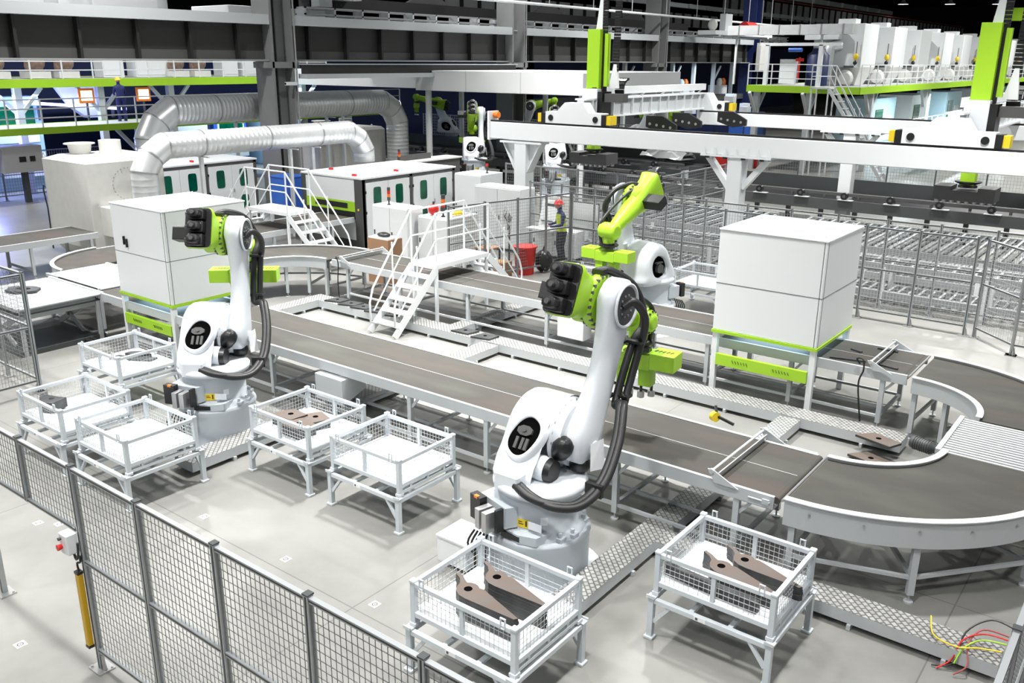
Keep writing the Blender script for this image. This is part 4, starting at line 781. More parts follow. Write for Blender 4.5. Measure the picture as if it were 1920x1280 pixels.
MB().ball((0.35, 0.25, 1.22), 0.2, 0.14, 0.07).build('dark_scraps', 'black', t)
t = thing('operator_console', 'white tilted operator console beside the worker in yellow', 'console', (-15.0, 20.75, 0.87))
MB().prism([(0, 0), (0.3, 0), (0.42, 0.75), (0.22, 0.78)], 0, 0.55, 'x').build('console_case', 'white', t, bevel=0.01); B((0.08, -0.0, 0.2, 0.47, 0.08, 0.22)).build('keyboard_shelf', 'dark', t)
MB().bar((0.27, 0.16, 0.3), (0.27, 0.235, 0.68), 0.36, 0.03, (1, 0, 0)).build('console_screen', 'black', t) if 0 else MB().prism([(0.13, 0.34), (0.145, 0.33), (0.20, 0.68), (0.185, 0.69)], 0.1, 0.45, 'x').build('console_screen', 'dark', t)
B((-0.2, -0.35, -0.02, 0.75, 0.0, 0.02)).build('desk_shelf', 'white', t)
t = thing('white_board', 'white board with dark frame on the bench behind the worker', 'board', (-14.2, 21.35, 0.85)); B((0, 0, 0, 0.85, 0.03, 0.75)).build('board_face', 'tray', t); B((-0.02, 0.031, -0.02, 0.87, 0.05, 0.79)).build('board_frame', 'dark', t)
for x in (0.05, 0.8): MB().cb(x, 0.04, -0.43, 0.03, 0.03, 0.84).build('board_leg', 'dark', t)
t = thing('waste_bin', 'red plastic bin behind the mesh fence', 'bin', (-13.98, 18.75, 0)); MB().lathe((0, 0, 0), (0, 0, 1), [(0, 0.24), (0.7, 0.3), (0.72, 0.33), (0.76, 0.33)], 20).build('bin_body', 'red', t)
t = thing('waste_bag', 'black bag leaning beside the red bin', 'bag', (-13.72, 19.25, 0)); MB().ball((0, 0, 0.3), 0.25, 0.25, 0.31).build('bag_body', 'black', t); MB().cyl((0, 0, .58), (0.05, 0, .75), .05, .02, n=10).build('bag_neck', 'black', t)
t = thing('pedestal_fan', 'round wire-caged pedestal fan behind the mesh fence', 'fan', (-14.55, 18.8, 0))
MB().cyl((0, 0, 0), (0, 0, 0.05), 0.28, n=20).cyl((0, 0, 0.05), (0, 0, 1.25), 0.025, n=10).build('fan_stand', 'black', t)
q = MB()
for rr_ in (0.1, 0.2, 0.3, 0.36): q.tube([(rr_*math.cos(k*PI/12)*0.8, -0.1-rr_*math.cos(k*PI/12)*0.5, 1.4+rr_*math.sin(k*PI/12)) for k in range(25)], 0.006, 5)
for k in range(12): a = k*PI/6; q.bar((0, -0.1, 1.4), (0.36*math.cos(a)*0.8, -0.1-0.36*math.cos(a)*0.5, 1.4+0.36*math.sin(a)), 0.006)
q.build('fan_cage', 'wirelight', t)
for k in range(3): a = k*2*PI/3+0.5; MB().loft([[(0.05*math.cos(a+.5)*.8, -0.08-.03, 1.4+0.05*math.sin(a+.5)), (0.05*math.cos(a-.5)*.8, -0.05, 1.4+0.05*math.sin(a-.5))], [(0.3*math.cos(a+.35)*.8, -0.08-.15*math.cos(a), 1.4+0.3*math.sin(a+.35)), (0.3*math.cos(a-.2)*.8, -0.03-.15*math.cos(a), 1.4+0.3*math.sin(a-.2))]], False, False).build('fan_blade', 'black', t)
MB().ball((0, -0.02, 1.4), 0.08).build('fan_motor', 'black', t); 
t = thing('tool_table', 'small wooden-topped table with boxes beside the fan', 'table', (-15.1, 18.0, 0)); B((0, 0, 0.66, 0.5, 0.5, 0.7)).build('tabletop', 'brown', t)
for x in (0.03, 0.47):
    for y in (0.03, 0.47): MB().cb(x, y, 0.33, 0.04, 0.04, 0.66).build('leg', 'dark', t)
t = thing('cardboard_box', 'brown cardboard box on the floor below the fan', 'box', (-14.35, 17.75, 0)); B((0, 0, 0, 0.4, 0.4, 0.45)).build('box_body', 'brown', t); B((0, 0.18, 0.45, 0.4, 0.22, 0.453)).build('tape', 'amber', t)
t = thing('blue_barrel', 'bright blue box-shaped barrel behind the small stairs', 'barrel', (-22.6, 18.9-0.0, 0)); t.location = (-24.1, 18.3, 0.75)
B((0, 0, 0, 0.85, 0.8, 1.1)).build('barrel_body', 'blue', t, bevel=0.04); B((-0.02, -0.02, 1.05, 0.87, 0.82, 1.11)).build('barrel_lid', 'blue', t, bevel=0.02); B((0.05, 0.05, -0.75, 0.65, 0.65, 0)).build('barrel_stand', 'dark', t)
t = thing('fire_extinguisher', 'red fire extinguisher beside the blue barrel', 'extinguisher', (-22.85, 18.5, 0)); MB().lathe((0, 0, 0), (0, 0, 1), [(0, 0.1), (0.55, 0.1), (0.62, 0.04), (0.7, 0.03)], 16).build('cylinder', 'red', t); MB().cb(0, 0, 0.72, 0.12, 0.03, 0.04).build('valve', 'black', t)
t = thing('storage_tank', 'grey cylindrical tank beside the big column', 'tank', (-24.6, 20.5, 0)); MB().lathe((0, 0, 0), (0, 0, 1), [(0, 0.35), (1.6, 0.35), (1.7, 0.25), (1.72, 0.1)], 24).build('tank_body', 'frame', t); MB().cyl((0, 0, 1.7), (0, 0, 1.9), 0.05, n=10).build('tank_valve', 'steel', t)
# ------------------------------------------------------------------ people
def person(label, loc, rz, top, bottom, hat, pose='work', vest=None, s=1.0):
    t = thing('person', label, 'person', loc, rz)
    # one continuous body: skin modifier over a joint skeleton
    J = dict(pel=(0, 0, 0.95), wst=(0, 0.01, 1.1), cht=(0, 0.04, 1.33), nck=(0, 0.07, 1.5), hd0=(0, 0.10, 1.58), hd1=(0, 0.12, 1.68),
             hl=(-0.1, 0, 0.9), kl=(-0.11, 0.05, 0.5), al=(-0.12, -0.01, 0.08), fl=(-0.13, 0.14, 0.04), hr=(0.1, 0, 0.9), kr=(0.11, 0.05, 0.5), ar=(0.12, -0.03, 0.08), fr=(0.13, 0.12, 0.04),
             sl=(-0.19, 0.04, 1.4), el=(-0.24, 0.08, 1.13), wl=(-0.12, 0.32, 1.08), ml=(-0.09, 0.39, 1.08), sr=(0.19, 0.04, 1.4), er=(0.24, 0.08, 1.13), wr=(0.12, 0.32, 1.1), mr=(0.09, 0.39, 1.1))
    Rr = dict(pel=0.15, wst=0.135, cht=0.15, nck=0.06, hd0=0.08, hd1=0.09, hl=0.1, kl=0.065, al=0.045, fl=0.045, hr=0.1, kr=0.065, ar=0.045, fr=0.045, sl=0.07, el=0.048, wl=0.034, ml=0.035, sr=0.07, er=0.048, wr=0.034, mr=0.035)
    E_ = [('pel', 'wst'), ('wst', 'cht'), ('cht', 'nck'), ('nck', 'hd0'), ('hd0', 'hd1'), ('pel', 'hl'), ('hl', 'kl'), ('kl', 'al'), ('al', 'fl'), ('pel', 'hr'), ('hr', 'kr'), ('kr', 'ar'), ('ar', 'fr'), ('cht', 'sl'), ('sl', 'el'), ('el', 'wl'), ('wl', 'ml'), ('cht', 'sr'), ('sr', 'er'), ('er', 'wr'), ('wr', 'mr')]
    K = list(J); me = bpy.data.meshes.new('body'); me.from_pydata([tuple(c*s for c in J[k]) for k in K], [(K.index(a), K.index(b)) for a, b in E_], [])
    o = bpy.data.objects.new('body', me); COL.objects.link(o); o.parent = t; me.materials.append(M[top]); 
    md = o.modifiers.new('skin', 'SKIN'); md.use_smooth_shade = True
    for i, k in enumerate(K): me.skin_vertices[0].data[i].radius = (Rr[k]*s*(1.15 if k in ('pel', 'wst', 'cht') else 1), Rr[k]*s*(0.8 if k in ('pel', 'wst', 'cht') else 1)); me.skin_vertices[0].data[i].use_root = (k == 'pel')
    o.modifiers.new('sub', 'SUBSURF').levels = 1; o.modifiers['sub'].render_levels = 1
    MB().ball((0, 0.125*s, 1.645*s), 0.082*s, 0.095*s, 0.11*s, 14, 10).ball((0, 0.222*s, 1.635*s), 0.016*s, 0.02*s, 0.02*s, 8, 6).ball((-0.083*s, 0.12*s, 1.64*s), 0.012*s, .02*s, 0.03*s, 8, 6).ball((0.083*s, 0.12*s, 1.64*s), 0.012*s, .02*s, 0.03*s, 8, 6).build('face', 'skin', t)
    MB().ball((-0.03*s, 0.212*s, 1.66*s), 0.01*s, .008*s, .008*s, 8, 6).ball((0.03*s, 0.212*s, 1.66*s), 0.01*s, .008*s, .008*s, 8, 6).cb(0, 0.213*s, 1.6*s, 0.04*s, .012*s, .008*s).build('face_features', 'black', t)
    MB().loft([[(0.115*s*c_*r_, 0.115*s+0.135*s*q_*r_, z_*s) for c_, q_ in [(math.cos(k*PI/9), math.sin(k*PI/9)) for k in range(18)]] for z_, r_ in ((1.68, 1.12), (1.69, 1.14), (1.70, 0.98), (1.76, 0.86), (1.80, 0.55), (1.815, 0.1))], True, True).build('hard_hat', hat, t)
    for sg in (-1, 1):
        MB().tube([(sg*0.1*s, 0, 0.93*s), (sg*0.112*s, 0.05*s, 0.5*s), (sg*0.12*s, -0.015*s, 0.07*s)], [0.115*s, 0.085*s, 0.07*s], 12, sub=0).build('trouser_leg', bottom, t)
        MB().loft([[(sg*0.125*s+x_*s, y_*s, z_*s) for x_, y_ in oval(0, 0.05, 0.055*f_, 0.14*f_, 0, 14)] for z_, f_ in ((0.0, 1), (0.05, 1.0), (0.1, 0.7))], True, True).build('boot', 'black', t)
        h = MB(); h.ball((sg*0.085*s, 0.41*s, 1.09*s), 0.03*s, 0.045*s, 0.02*s, 10, 6)
        for k in range(4): h.tube([(sg*(0.068+0.012*k)*s, 0.44*s, 1.09*s), (sg*(0.066+0.012*k)*s, (0.475-0.004*abs(k-1.5))*s, 1.08*s), (sg*(0.066+0.011*k)*s, 0.49*s, 1.06*s)], 0.0075*s, 6)
        h.tube([(sg*0.06*s, 0.41*s, 1.09*s), (sg*0.045*s, 0.44*s, 1.085*s)], 0.009*s, 6); h.build('hand', 'skin', t)
    if vest:
        MB().loft([[(x_*s, (0.02+y_)*s, z_*s) for x_, y_ in oval(0, dy_, a_, b_, 0, 20)] for z_, a_, b_, dy_ in ((0.93, 0.19, 0.145, 0), (1.1, 0.18, 0.135, 0.0), (1.3, 0.2, 0.145, 0.02), (1.42, 0.17, 0.115, 0.035))], False, True).build('vest', vest, t)
        for z_ in (1.05, 1.2): MB().loft([[(x_*s, (0.02+y_)*s, z_*s+dz) for x_, y_ in oval(0, 0, 0.192, 0.142, 0, 20)] for dz in (0, 0.045)], False, True).build('reflective_band', 'steel', t)
    return t
person('person in red hard hat, dark clothes and yellow vest standing behind the mesh door', (-13.95, 20.45, 0), 2.5, 'workblue', 'trousers', 'red', vest='hivis')
# ------------------------------------------------------------------ inner cell fences
fence('cell_back_fence', 'tall mesh fence along the far side, behind the plain white cabinet', [(-13.36+1.13*i*0.985, 20.05) for i in range(10)], vs=.07, hs=.09, wt=.005, wm='wirelight')
fence('gate_fence', 'short angled mesh fence bay at the corner behind the curved belt', [(-3.14, 20.05), (-2.3, 19.2)], vs=.07, hs=.09, wt=.005, wm='wirelight')
fence('gate_fence', 'mesh fence bay continuing beyond the angled corner bay', [(-2.3, 19.2), (-1.2, 19.2), (-0.1, 19.2)], vs=.07, hs=.09, wt=.005, wm='wirelight')
fence('door_fence', 'mesh fence with door where the worker stands, beside the crossover stairs', [(-13.42, 20.05), (-13.62, 19.2), (-13.85, 18.25), (-14.1, 17.2), (-14.35, 16.1)], vs=.06, hs=.08, wt=.005)
fence('rack_fence', 'second mesh fence line directly behind the cell, before the roller racks', [(-15.6+1.13*i, 21.15) for i in range(14)], vs=.07, hs=.09, wt=.005, wm='wirelight')
fence('robot_zone_fence', 'mesh fence beside the column of the near gantry beam', [(-19.2+1.5*i, 24.6) for i in range(5)], vs=.08, hs=.1, wt=.006)
fence('robot_zone_fence', 'mesh fence running away from the gantry toward the black magnet block', [(-13.2-0.0*i, 24.6+1.6*i) for i in range(4)], vs=.08, hs=.1, wt=.006)
fence('far_side_fence', 'mesh fence at far side behind the tall tapered hopper', [(-37.5, 10.0+1.9*i) for i in range(4)]+[(-37.5, 20.0)], h=1.9, rails=(0.2, 1.0, 1.87), vs=.1, hs=.12, wt=.008)
fence('distant_fence', 'distant mesh fence beyond the dark conveyor line', [(-17+2.0*i, 41.5) for i in range(9)], h=1.5, rails=(0.2, 1.47), vs=.12, hs=.14, wt=.008, wm='wirelight')
fence('distant_fence', 'distant mesh fence beyond the black conveyor and hooded robots', [(-38+2.2*i, 40.5) for i in range(8)], h=2.4, rails=(0.2, 1.2, 2.37), vs=.14, hs=.16, wt=.012, wm='wirelight')
# ------------------------------------------------------------------ roller racks and dark conveyor line
def rack(label, x0, x1, y0, y1, n):
    t = thing('roller_rack', label, 'rack', (x0, y0, 0)); W, D = x1-x0, y1-y0
    for z, m in ((0.98, 'rackgrey'), (0.32, 'rackgrey')):
        for yy in (0, D-0.08): B((0, yy, z-0.16, W, yy+0.08, z)).build('shelf_rail', m, t)
        for i in range(n):
            x = (i+0.5)*W/n; B((x-0.03, 0.05, z-0.07, x+0.03, D-0.05, z-0.015)).build('shelf_slat' if z < .5 else 'support_roller', 'dark' if z > .5 and i % 2 else m, t)
    k = max(2, int(W/2.2))
    for i in range(k+1):
        for yy in (0.04, D-0.04): MB().cb(0.06+(W-0.12)*i/k, yy, 0.45, 0.1, 0.1, 0.9).build('leg', 'white', t)
    return t
rack('grey two-tier roller rack behind the mesh fences, beside the main gantry column', -15.2, -10.3, 23.5, 27.2, 26)
rack('long grey two-tier roller rack behind the mesh fences, right of the main gantry column', -9.3, -1.0, 23.5, 27.2, 46)
rack('low roller rack just behind the cell fence under the near gantry beam', -14.5, -1.0, 21.6, 22.5, 60)
def dark_line(label, x0, x1, y0, y1, wheels=True, barrier=True, z=1.05, name='dark_conveyor'):
    t = thing(name, label, 'conveyor', (x0, y0, 0)); W, D = x1-x0, y1-y0
    B((0, 0, z-0.36, W, 0.12, z)).build('near_beam', 'dark', t); B((0, D-0.12, z-0.3, W, D, z)).build('far_beam', 'dark', t); B((0, 0.12, z-0.06, W, D-0.12, z-0.02)).build('conveyor_bed', 'black', t)
    B((0, 0.3, z+0.1, W, 0.38, z+0.2)).build('guide_rail', 'charcoal', t); B((0, 0.36, z+0.2, W, 0.38, z+0.215)).build('rail_edge', 'steel', t)
    B((0, 0.05, z-0.62, W, 0.1, z-0.5)).build('cable_channel', 'cream', t)
    if barrier: B((0, D, z-0.1, W, D+0.06, z+0.48)).build('back_barrier', 'dark', t)
    n = int(W/1.15)
    for i in range(n+1): x = 0.3+(W-0.6)*i/n; MB().cb(x, 0.06, (z-0.36)/2, 0.14, 0.12, z-0.36).build('leg', 'black', t); MB().cb(x, 0.3, z+0.05, .08, .08, .1).build('rail_post', 'charcoal', t)
    if wheels:
        for i in range(int(W/1.5)):
            x = 0.8+i*1.5; q = MB().cyl((x, -0.02, z+0.14), (x, 0.12, z+0.14), 0.12, n=18); q.build('drive_wheel', 'black', t); MB().cyl((x, -0.03, z+0.14), (x, -0.02, z+0.14), 0.05, n=12).build('wheel_hub', 'charcoal', t); B((x-0.2, -0.06, z, x+0.3, 0.16, z+0.02)).build('wheel_base', 'frame', t)
    return t
dark_line('long dark steel conveyor with black wheels under the gantry, beside the magnet block', -16.2, 0.5, 30.6, 32.6)
dark_line('dark conveyor section with black wheels between the worker corner and the long dark line', -20.5, -16.9, 31.6, 33.2, barrier=False)
dark_line('wide black conveyor line under the white hood behind the robots', -38.0, -24.6, 33.0, 36.5, z=1.1, name='black_conveyor')
dark_line('black conveyor line continuing past the near gantry column under the hood', -24.2, -17.6, 34.6, 37.8, z=1.1, name='black_conveyor')
# ------------------------------------------------------------------ gantry
def gantry_beam(label, x0, x1, y, zt, cols, hgt=0.52, foot=0.42, brk='strut'):
    t = thing('gantry_beam', label, 'gantry', (x0, y, 0)); W = x1-x0
    B((0, -0.2, zt-hgt, W, 0.2, zt)).build('box_beam', 'white', t, bevel=0.02); B((0, -0.16, zt, W, -0.06, zt+0.05), ).build('rail_track', 'black', t); B((0, 0.06, zt, W, 0.1, zt+0.03)).build('gear_rack', 'dark', t)
    B((-0.06, -0.24, zt-hgt-0.05, 0.02, 0.24, zt+0.32)).build('end_plate', 'white', t); MB().lathe((0.02, 0, zt+0.2), (1, 0, 0), [(0, 0.07), (0.12, 0.11), (0.2, 0.1)], 16).build('end_buffer', 'orange', t)
    for cx in cols:
        x = cx-x0; c = MB().cb(x, 0, (zt-hgt)/2, foot, foot, zt-hgt).build('column', 'white', t, bevel=0.02)
        B((x-1.0, -0.24, zt-hgt-0.05, x+1.0, 0.24, zt-hgt)).build('mount_plate', 'white', t)
        for k in range(7): MB().prism([(x-0.95+k*0.31, zt-hgt), (x-0.85+k*0.31, zt-hgt), (x-0.90+k*0.31, zt-hgt+0.2)], -0.24, -0.2, 'y').build('stiffener', 'white', t)
        for k in range(4): MB().cb(x-0.8+k*0.52, -0.22, zt-hgt-0.07, 0.1, 0.08, 0.05).build('level_bolt', 'black', t)
        if brk == 'strut':
            for sg in (-1, 1): MB().bar((x+sg*0.2, 0, zt-hgt-0.85), (x+sg*0.85, 0, zt-hgt-0.06), 0.22, 0.14).build('diagonal_strut', 'white', t)
        else:
            for sg in (-1, 1): MB().prism([(x+sg*0.2, zt-hgt-0.05), (x+sg*0.7, zt-hgt-0.05), (x+sg*0.2, zt-hgt-0.95)], -0.04, 0.04, 'y').build('gusset', 'white', t); MB().bar((x+sg*0.7, 0, zt-hgt-0.06), (x+sg*0.2, 0, zt-hgt-0.95), 0.3, 0.03).build('gusset_flange', 'white', t)
        MB().cb(x, 0, 0.02, foot+0.25, foot+0.25, 0.04).build('base_plate', 'white', t)
    return t
gantry_beam('near white gantry beam running across the hall on a column with two diagonal struts', -18.4, 3.0, 22.9, 3.62, [-9.95])
t = gantry_beam('near white gantry beam end section on the gusseted column beside the hooded robots', -18.39, -18.3, 22.9, 3.62, [], brk='gusset')
for o_ in list(t.children): bpy.data.objects.remove(o_)
bpy.data.objects.remove(t)
t = thing('gantry_column', 'gusseted white column under the end of the near gantry beam', 'column', (-17.15, 22.9, 0))
MB().cb(0, 0, 1.5, 0.46, 0.46, 3.0).build('column_shaft', 'white', t, bevel=0.02); B((-0.8, -0.24, 3.0, 0.8, 0.24, 3.06)).build('head_plate', 'white', t)
for sg in (-1, 1): MB().prism([(sg*0.23, 3.0), (sg*0.72, 3.0), (sg*0.23, 2.15)], -0.03, 0.03, 'y').build('gusset', 'white', t); MB().bar((sg*0.72, 0, 3.0), (sg*0.23, 0, 2.12), 0.34, 0.03).build('gusset_flange', 'white', t)
MB().cb(0, 0, 0.02, 0.7, 0.7, 0.04).build('base_plate', 'white', t)
gantry_beam('far white gantry beam parallel to the near one, seen behind the two bridges', -15.2, 3.0, 31.3, 3.72, [-9.6], hgt=0.45)
def chain(t, pts, w_=0.16, nm='cable_chain'):
    P = [Vector(p) for p in pts]; q = MB(); 
    for p, n_ in zip(P, P[1:]):
        L = (n_-p).length; k = max(1, int(L/0.09)); d = (n_-p)/k
        for i in range(k): q.bar(p+d*i, p+d*(i+0.82), w_, 0.07, (0, 1, 0.001))
    return q.build(nm, 'black', t)
def bridge(label, X, cx, top=6.4, reach=8.6, colx=0.0, gz=2.35):
    t = thing('gantry_bridge', label, 'gantry', (X, 22.9, 0))
    for y, nm in ((0, 'carriage'), (8.4, 'carriage')):
        z0 = 3.68 if y == 0 else 3.78
        c = MB().prism([(-1.0, z0), (1.0, z0), (1.0, z0+0.34), (0.55, z0+0.34), (0.35, z0+0.62), (-0.3, z0+0.62), (-0.6, z0+0.34), (-1.0, z0+0.34)], y-0.2, y+0.2, 'y').build(nm, 'white', t, bevel=0.015)
        for sg in (-1, 1):
            B((sg*1.0, y-0.2, z0, sg*1.16, y+0.2, z0+0.3)).build('wheel_box', 'black', c); B((sg*1.16, y-0.18, z0+0.02, sg*1.3, y+0.18, z0+0.28)).build('buffer', 'yellow', c)
            MB().cyl((sg*0.8, y-0.22, z0+0.16), (sg*0.8, y-0.2, z0+0.16), 0.09, n=16).build('axle_cover', 'black', c)
    B((-0.12, 0.2, 3.86, 0.12, 8.2, 4.36)).build('girder_web', 'frame', t); B((-0.2, 0.2, 4.36, 0.2, 8.2, 4.41)).build('top_flange', 'white', t); B((-0.2, 0.2, 3.82, 0.2, 8.2, 3.87)).build('bottom_flange', 'white', t)
    for k in range(13): B((-0.2, 0.6+k*0.6, 3.87, 0.2, 0.63+k*0.6, 4.36)).build('web_rib', 'white', t)
    B((-0.05, 0.9, 4.5, 0.12, 8.4, 4.72)).build('chain_trough', 'white', t)
    for k in range(6): MB().bar((0.0, 1.0+k*1.4, 4.41), (0.03, 1.2+k*1.4, 4.5), 0.04).build('trough_bracket', 'white', t)
    # lifting head
    y = 1.1
    B((colx-0.3, y-0.3, 3.95, colx+0.25, y+0.28, 4.68)).build('head_housing', 'robot', t, bevel=0.02); B((colx+0.25, y-0.28, 3.9, colx+0.42, y+0.25, 4.6)).build('head_plate', 'black', t)
    B((colx-0.22, y-0.2, 4.68, colx+0.22, y+0.2, top)).build('lifting_column', 'green', t, bevel=0.01)
    B((colx+0.24, y-0.06, 4.3, colx+0.3, y+0.16, top-0.1)).build('column_rail', 'black', t); B((colx+0.3, y-0.05, 4.75, colx+0.42, y+0.1, top-0.12)).build('column_channel', 'green', t)
    MB().prism([(colx-0.02, top), (colx+0.2, top), (colx+0.2, top+1.0), (colx+0.12, top+1.0)], y-0.05, y+0.05, 'y').build('chain_horn', 'white', t)
    chain(t, [(colx+0.27, y, top-0.1), (colx+0.3, y, 9.4)]); chain(t, [(colx+0.62, y+0.1, 5.2), (colx+0.72, y+0.1, 9.4)], 0.2)
    MB().prism([(colx+0.42, 4.7), (colx+0.75, 4.7), (colx+0.68, 5.4), (colx+0.58, 5.4)], y+0.05, y+0.15, 'y').build('chain_arm', 'white', t)
    q = [(colx+0.62, y+0.4+0.32*math.cos(a)+0.3, 4.65+0.32*math.sin(a)) for a in [PI/2+k*PI/8 for k in range(9)]]; chain(t, [(colx+0.62, y+1.8, 4.97)]+q, 0.3)
    B((colx+0.45, y-0.2, 4.3, colx+1.1, y+0.1, 4.55)).build('drive_motor', 'charcoal', t)
    B((colx-0.16, y-0.16, gz+0.36, colx+0.16, y+0.16, 3.98)).build('lower_column', 'green', t)
    MB().lathe((colx, y, gz+0.3), (0, 0, 1), [(0, 0.22), (0.05, 0.22), (0.06, 0.16), (0.12, 0.3), (0.15, 0.3)], 20).build('swivel_flange', 'black', t)
    g = B((colx-0.68, y-0.35, gz, colx+0.68, y+0.35, gz+0.24), (colx-0.68, y-0.35, gz+0.24, colx-0.3, y+0.35, gz+0.33), (colx+0.3, y-0.35, gz+0.24, colx+0.68, y+0.35, gz+0.33)).build('magnet_block', 'charcoal', t)
    for k in range(8):
        for yy in (-0.25, 0.2): MB().cyl((colx-0.6+k*0.17, y+yy, gz-0.07), (colx-0.6+k*0.17, y+yy, gz), 0.055, n=12).build('magnet_pad', 'steel', g)
    return t
bridge('gantry bridge with a lime lifting column in front of the white hood', -15.2, 0, colx=-0.05, gz=2.42)
bridge('gantry bridge with a tall lime lifting column near the dust collectors', -4.8, 0, colx=0.35, gz=2.32)
for x, d_ in ((-14.4, 'nearest the near beam'), (-13.0, 'in the middle'), (-12.2, 'closest to the far carriage')):
    t = thing('hook_bracket', 'black perforated bracket hanging under the first bridge, '+d_, 'bracket', (-14.2 if x < -14 else x-1.4, {-14.4: 26.3, -13.0: 28.5, -12.2: 30.4}[x], 3.45))
    MB().prism([(-0.5, 0.35), (-0.5, -0.0), (0.1, -0.18), (0.6, -0.1), (0.6, 0.1), (0.1, 0.36)], -0.05, 0.05, 'y').build('bracket_plate', 'black', t)
    for k in range(4): MB().cyl((-0.35+k*0.25, -0.06, 0.1-k*0.03), (-0.35+k*0.25, 0.06, 0.1-k*.03), 0.045, n=10).build('bracket_roller', 'steel', t)
# ------------------------------------------------------------------ hood and the robots under it
t = thing('white_hood', 'long white boxed hood over the two rear robots and black conveyor', 'hood', (-33.0, 29.6, 0))
B((4.8, 0, 4.2, 13.6, 8.0, 5.05)).build('hood_shell', 'hood', t, bevel=0.02); B((-5.2, 0.9, 4.25, 4.8, 7.6, 5.0)).build('hood_extension', 'hood', t)
for x in (7.7, 10.6): B((x, -0.004, 4.2, x+0.03, 0, 5.05)).build('panel_seam', 'frame', t)
for x, y in ((5.2, 0.4), (13.2, 0.6), (1.0, 7.5), (13.2, 7.5), (6.5, 7.5)): MB().cyl((x, y, 0), (x, y, 4.2), 0.14, n=16).build('hood_post', 'white', t)
for i, (x, y, z, a, d_) in enumerate([(-23.4, 27.9, 0.55, 0.75, 'rear robot with pale body under the hood, left of the gusseted gantry column'), (-20.35, 29.3, 0.4, 0.75, 'rear robot under the near gantry beam beside the magnet block'),
                                (-29.5, 38.6, 0.5, -1.2, 'distant robot with a raised dark green forearm, deepest under the hood'), (-23.0, 39.5, 0.5, -0.9, 'distant robot with dark motors, behind the near gantry beam'), (-33.8, 38.4, 0.5, 2.0, 'distant robot partly hidden behind the rear duct')]):
    make_robot(d_, (x, y, z), a, el=(0.7, 2.85) if i < 2 else (0.9, 2.7), wr=(1.8, 2.2) if i < 2 else (2.1, 3.0), grip_rz=0.3, hoses=i < 2)
    if z: tag(MB().cyl((x, y, 0), (x, y, z), 0.8, n=24).build('robot_pedestal', 'cream'), ['round pedestal under the rear robot left of the gusseted column', 'round pedestal under the rear robot beside the magnet block', 'round pedestal under the distant robot deepest under the hood', 'round pedestal under the distant robot behind the near gantry beam', 'round pedestal under the distant robot hidden behind the duct'][i], 'pedestal', 'robot pedestals')
t = thing('plastic_sheet', 'silver crumpled sheet draped over a black conveyor end', 'sheet', (-20.4, 36.0, 1.15)); q = MB(); rnd = random.Random(3)
q.loft([[(i*0.3, j*0.25, 0.25+0.35*rnd.random()*(1 if 0 < j < 6 else 0.2)-0.02*i) for j in range(7)] for i in range(8)], False, False); q.build('sheet_body', 'galv', t)
# ------------------------------------------------------------------ building columns and crane runway
CY = (-6.0, 21.9, 36.2, 50.7, 64.9)
for i, y in enumerate(CY):
    t = thing('steel_column', ['', 'big grey steel column behind the two shiny ducts', 'grey steel column rising behind the white hood', 'grey steel column behind the first lime lifting column', 'dark blue steel column beside the lime platform corner'][i], 'column', (-28, y, 0)) if i else None
    if t is None: continue
    w_ = 0.5; m_ = 'column' if i < 4 else 'navy'
    B((-0.5, -w_, 0, 0.5, -w_+0.09, 15.5)).build('column_flange', m_, t); B((-0.5, w_-0.09, 0, 0.5, w_, 15.5)).build('column_flange', m_, t); B((-0.05, -w_+0.09, 0, 0.05, w_-0.09, 15.5)).build('column_web', m_, t)
    B((0.1, -w_+0.2, 0.0, 0.14, -w_+0.24, 15)).build('conduit', 'steel', t); MB().cyl((0.2, -0.1, 0), (0.2, -0.1, 15), 0.04, n=8).build('conduit', 'black', t); MB().cyl((0.52, w_+.06, 0), (0.52, w_+.06, 15), 0.035, n=8).build('conduit', 'steel', t)
    for z in (5.16,): B((-0.3, -w_-0.25, z, 0.5, w_+0.25, z+0.22)).build('corbel', m_, t)
t = thing('security_camera', 'small white security camera on the big grey column', 'camera', (-27.4, 22.1, 4.55)); B((-0.06, -0.25, 0, 0.06, 0.25, 0.12)).build('camera_body', 'tray', t); MB().bar((-.1, 0, .04), (-.02, 0, .04), .05).build('camera_mount', 'tray', t); MB().cyl((0, -0.25, 0.06), (0, -0.27, 0.06), 0.04, n=12).build('lens', 'black', t)
tt = ['crane runway girder with black ribs, farthest toward the near end of the hall', 'crane runway girder with black ribs between the big column and the next one', 'crane runway girder with black ribs behind the first lime lifting column', 'crane runway girder with black ribs ending at the dark blue column']
for i in range(4):
    y0, y1 = CY[i]+0.52, CY[i+1]-0.52; L = y1-y0
    t = thing('runway_girder', tt[i], 'girder', (-28, y0, 0))
    B((-0.06, 0, 5.75, 0.06, L, 6.66)).build('girder_web', 'webgrey', t); B((-0.06, 0, 5.45, 0.09, L, 5.76)).build('lit_lower_web', 'litwebgrey', t); B((-0.35, 0, 5.40, 0.35, L, 5.46)).build('bottom_flange', 'beamgrey', t)  # web's lower third in lighter grey: the light on it put into colour
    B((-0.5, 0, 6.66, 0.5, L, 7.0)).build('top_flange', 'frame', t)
    for k in range(int(L/1.9)+1): B((0.06, 0.9+k*1.9, 5.46, 0.3, 0.99+k*1.9, 6.66)).build('web_rib', 'ribblack', t) if 0.9+k*1.9 < L-0.2 else None
t = thing('bridging_beam', 'plain grey beam below the runway girder between the big column and the next one', 'beam', (-27.3, 22.6, 0)); B((-0.08, 0, 4.95, 0.08, 13.0, 5.28)).build('beam_web', 'webgrey', t); B((-0.25, 0, 4.78, 0.25, 13.0, 4.95)).build('beam_flange', 'frame', t); B((-0.2, 0, 5.28, 0.2, 13.0, 5.32)).build('top_flange', 'frame', t)
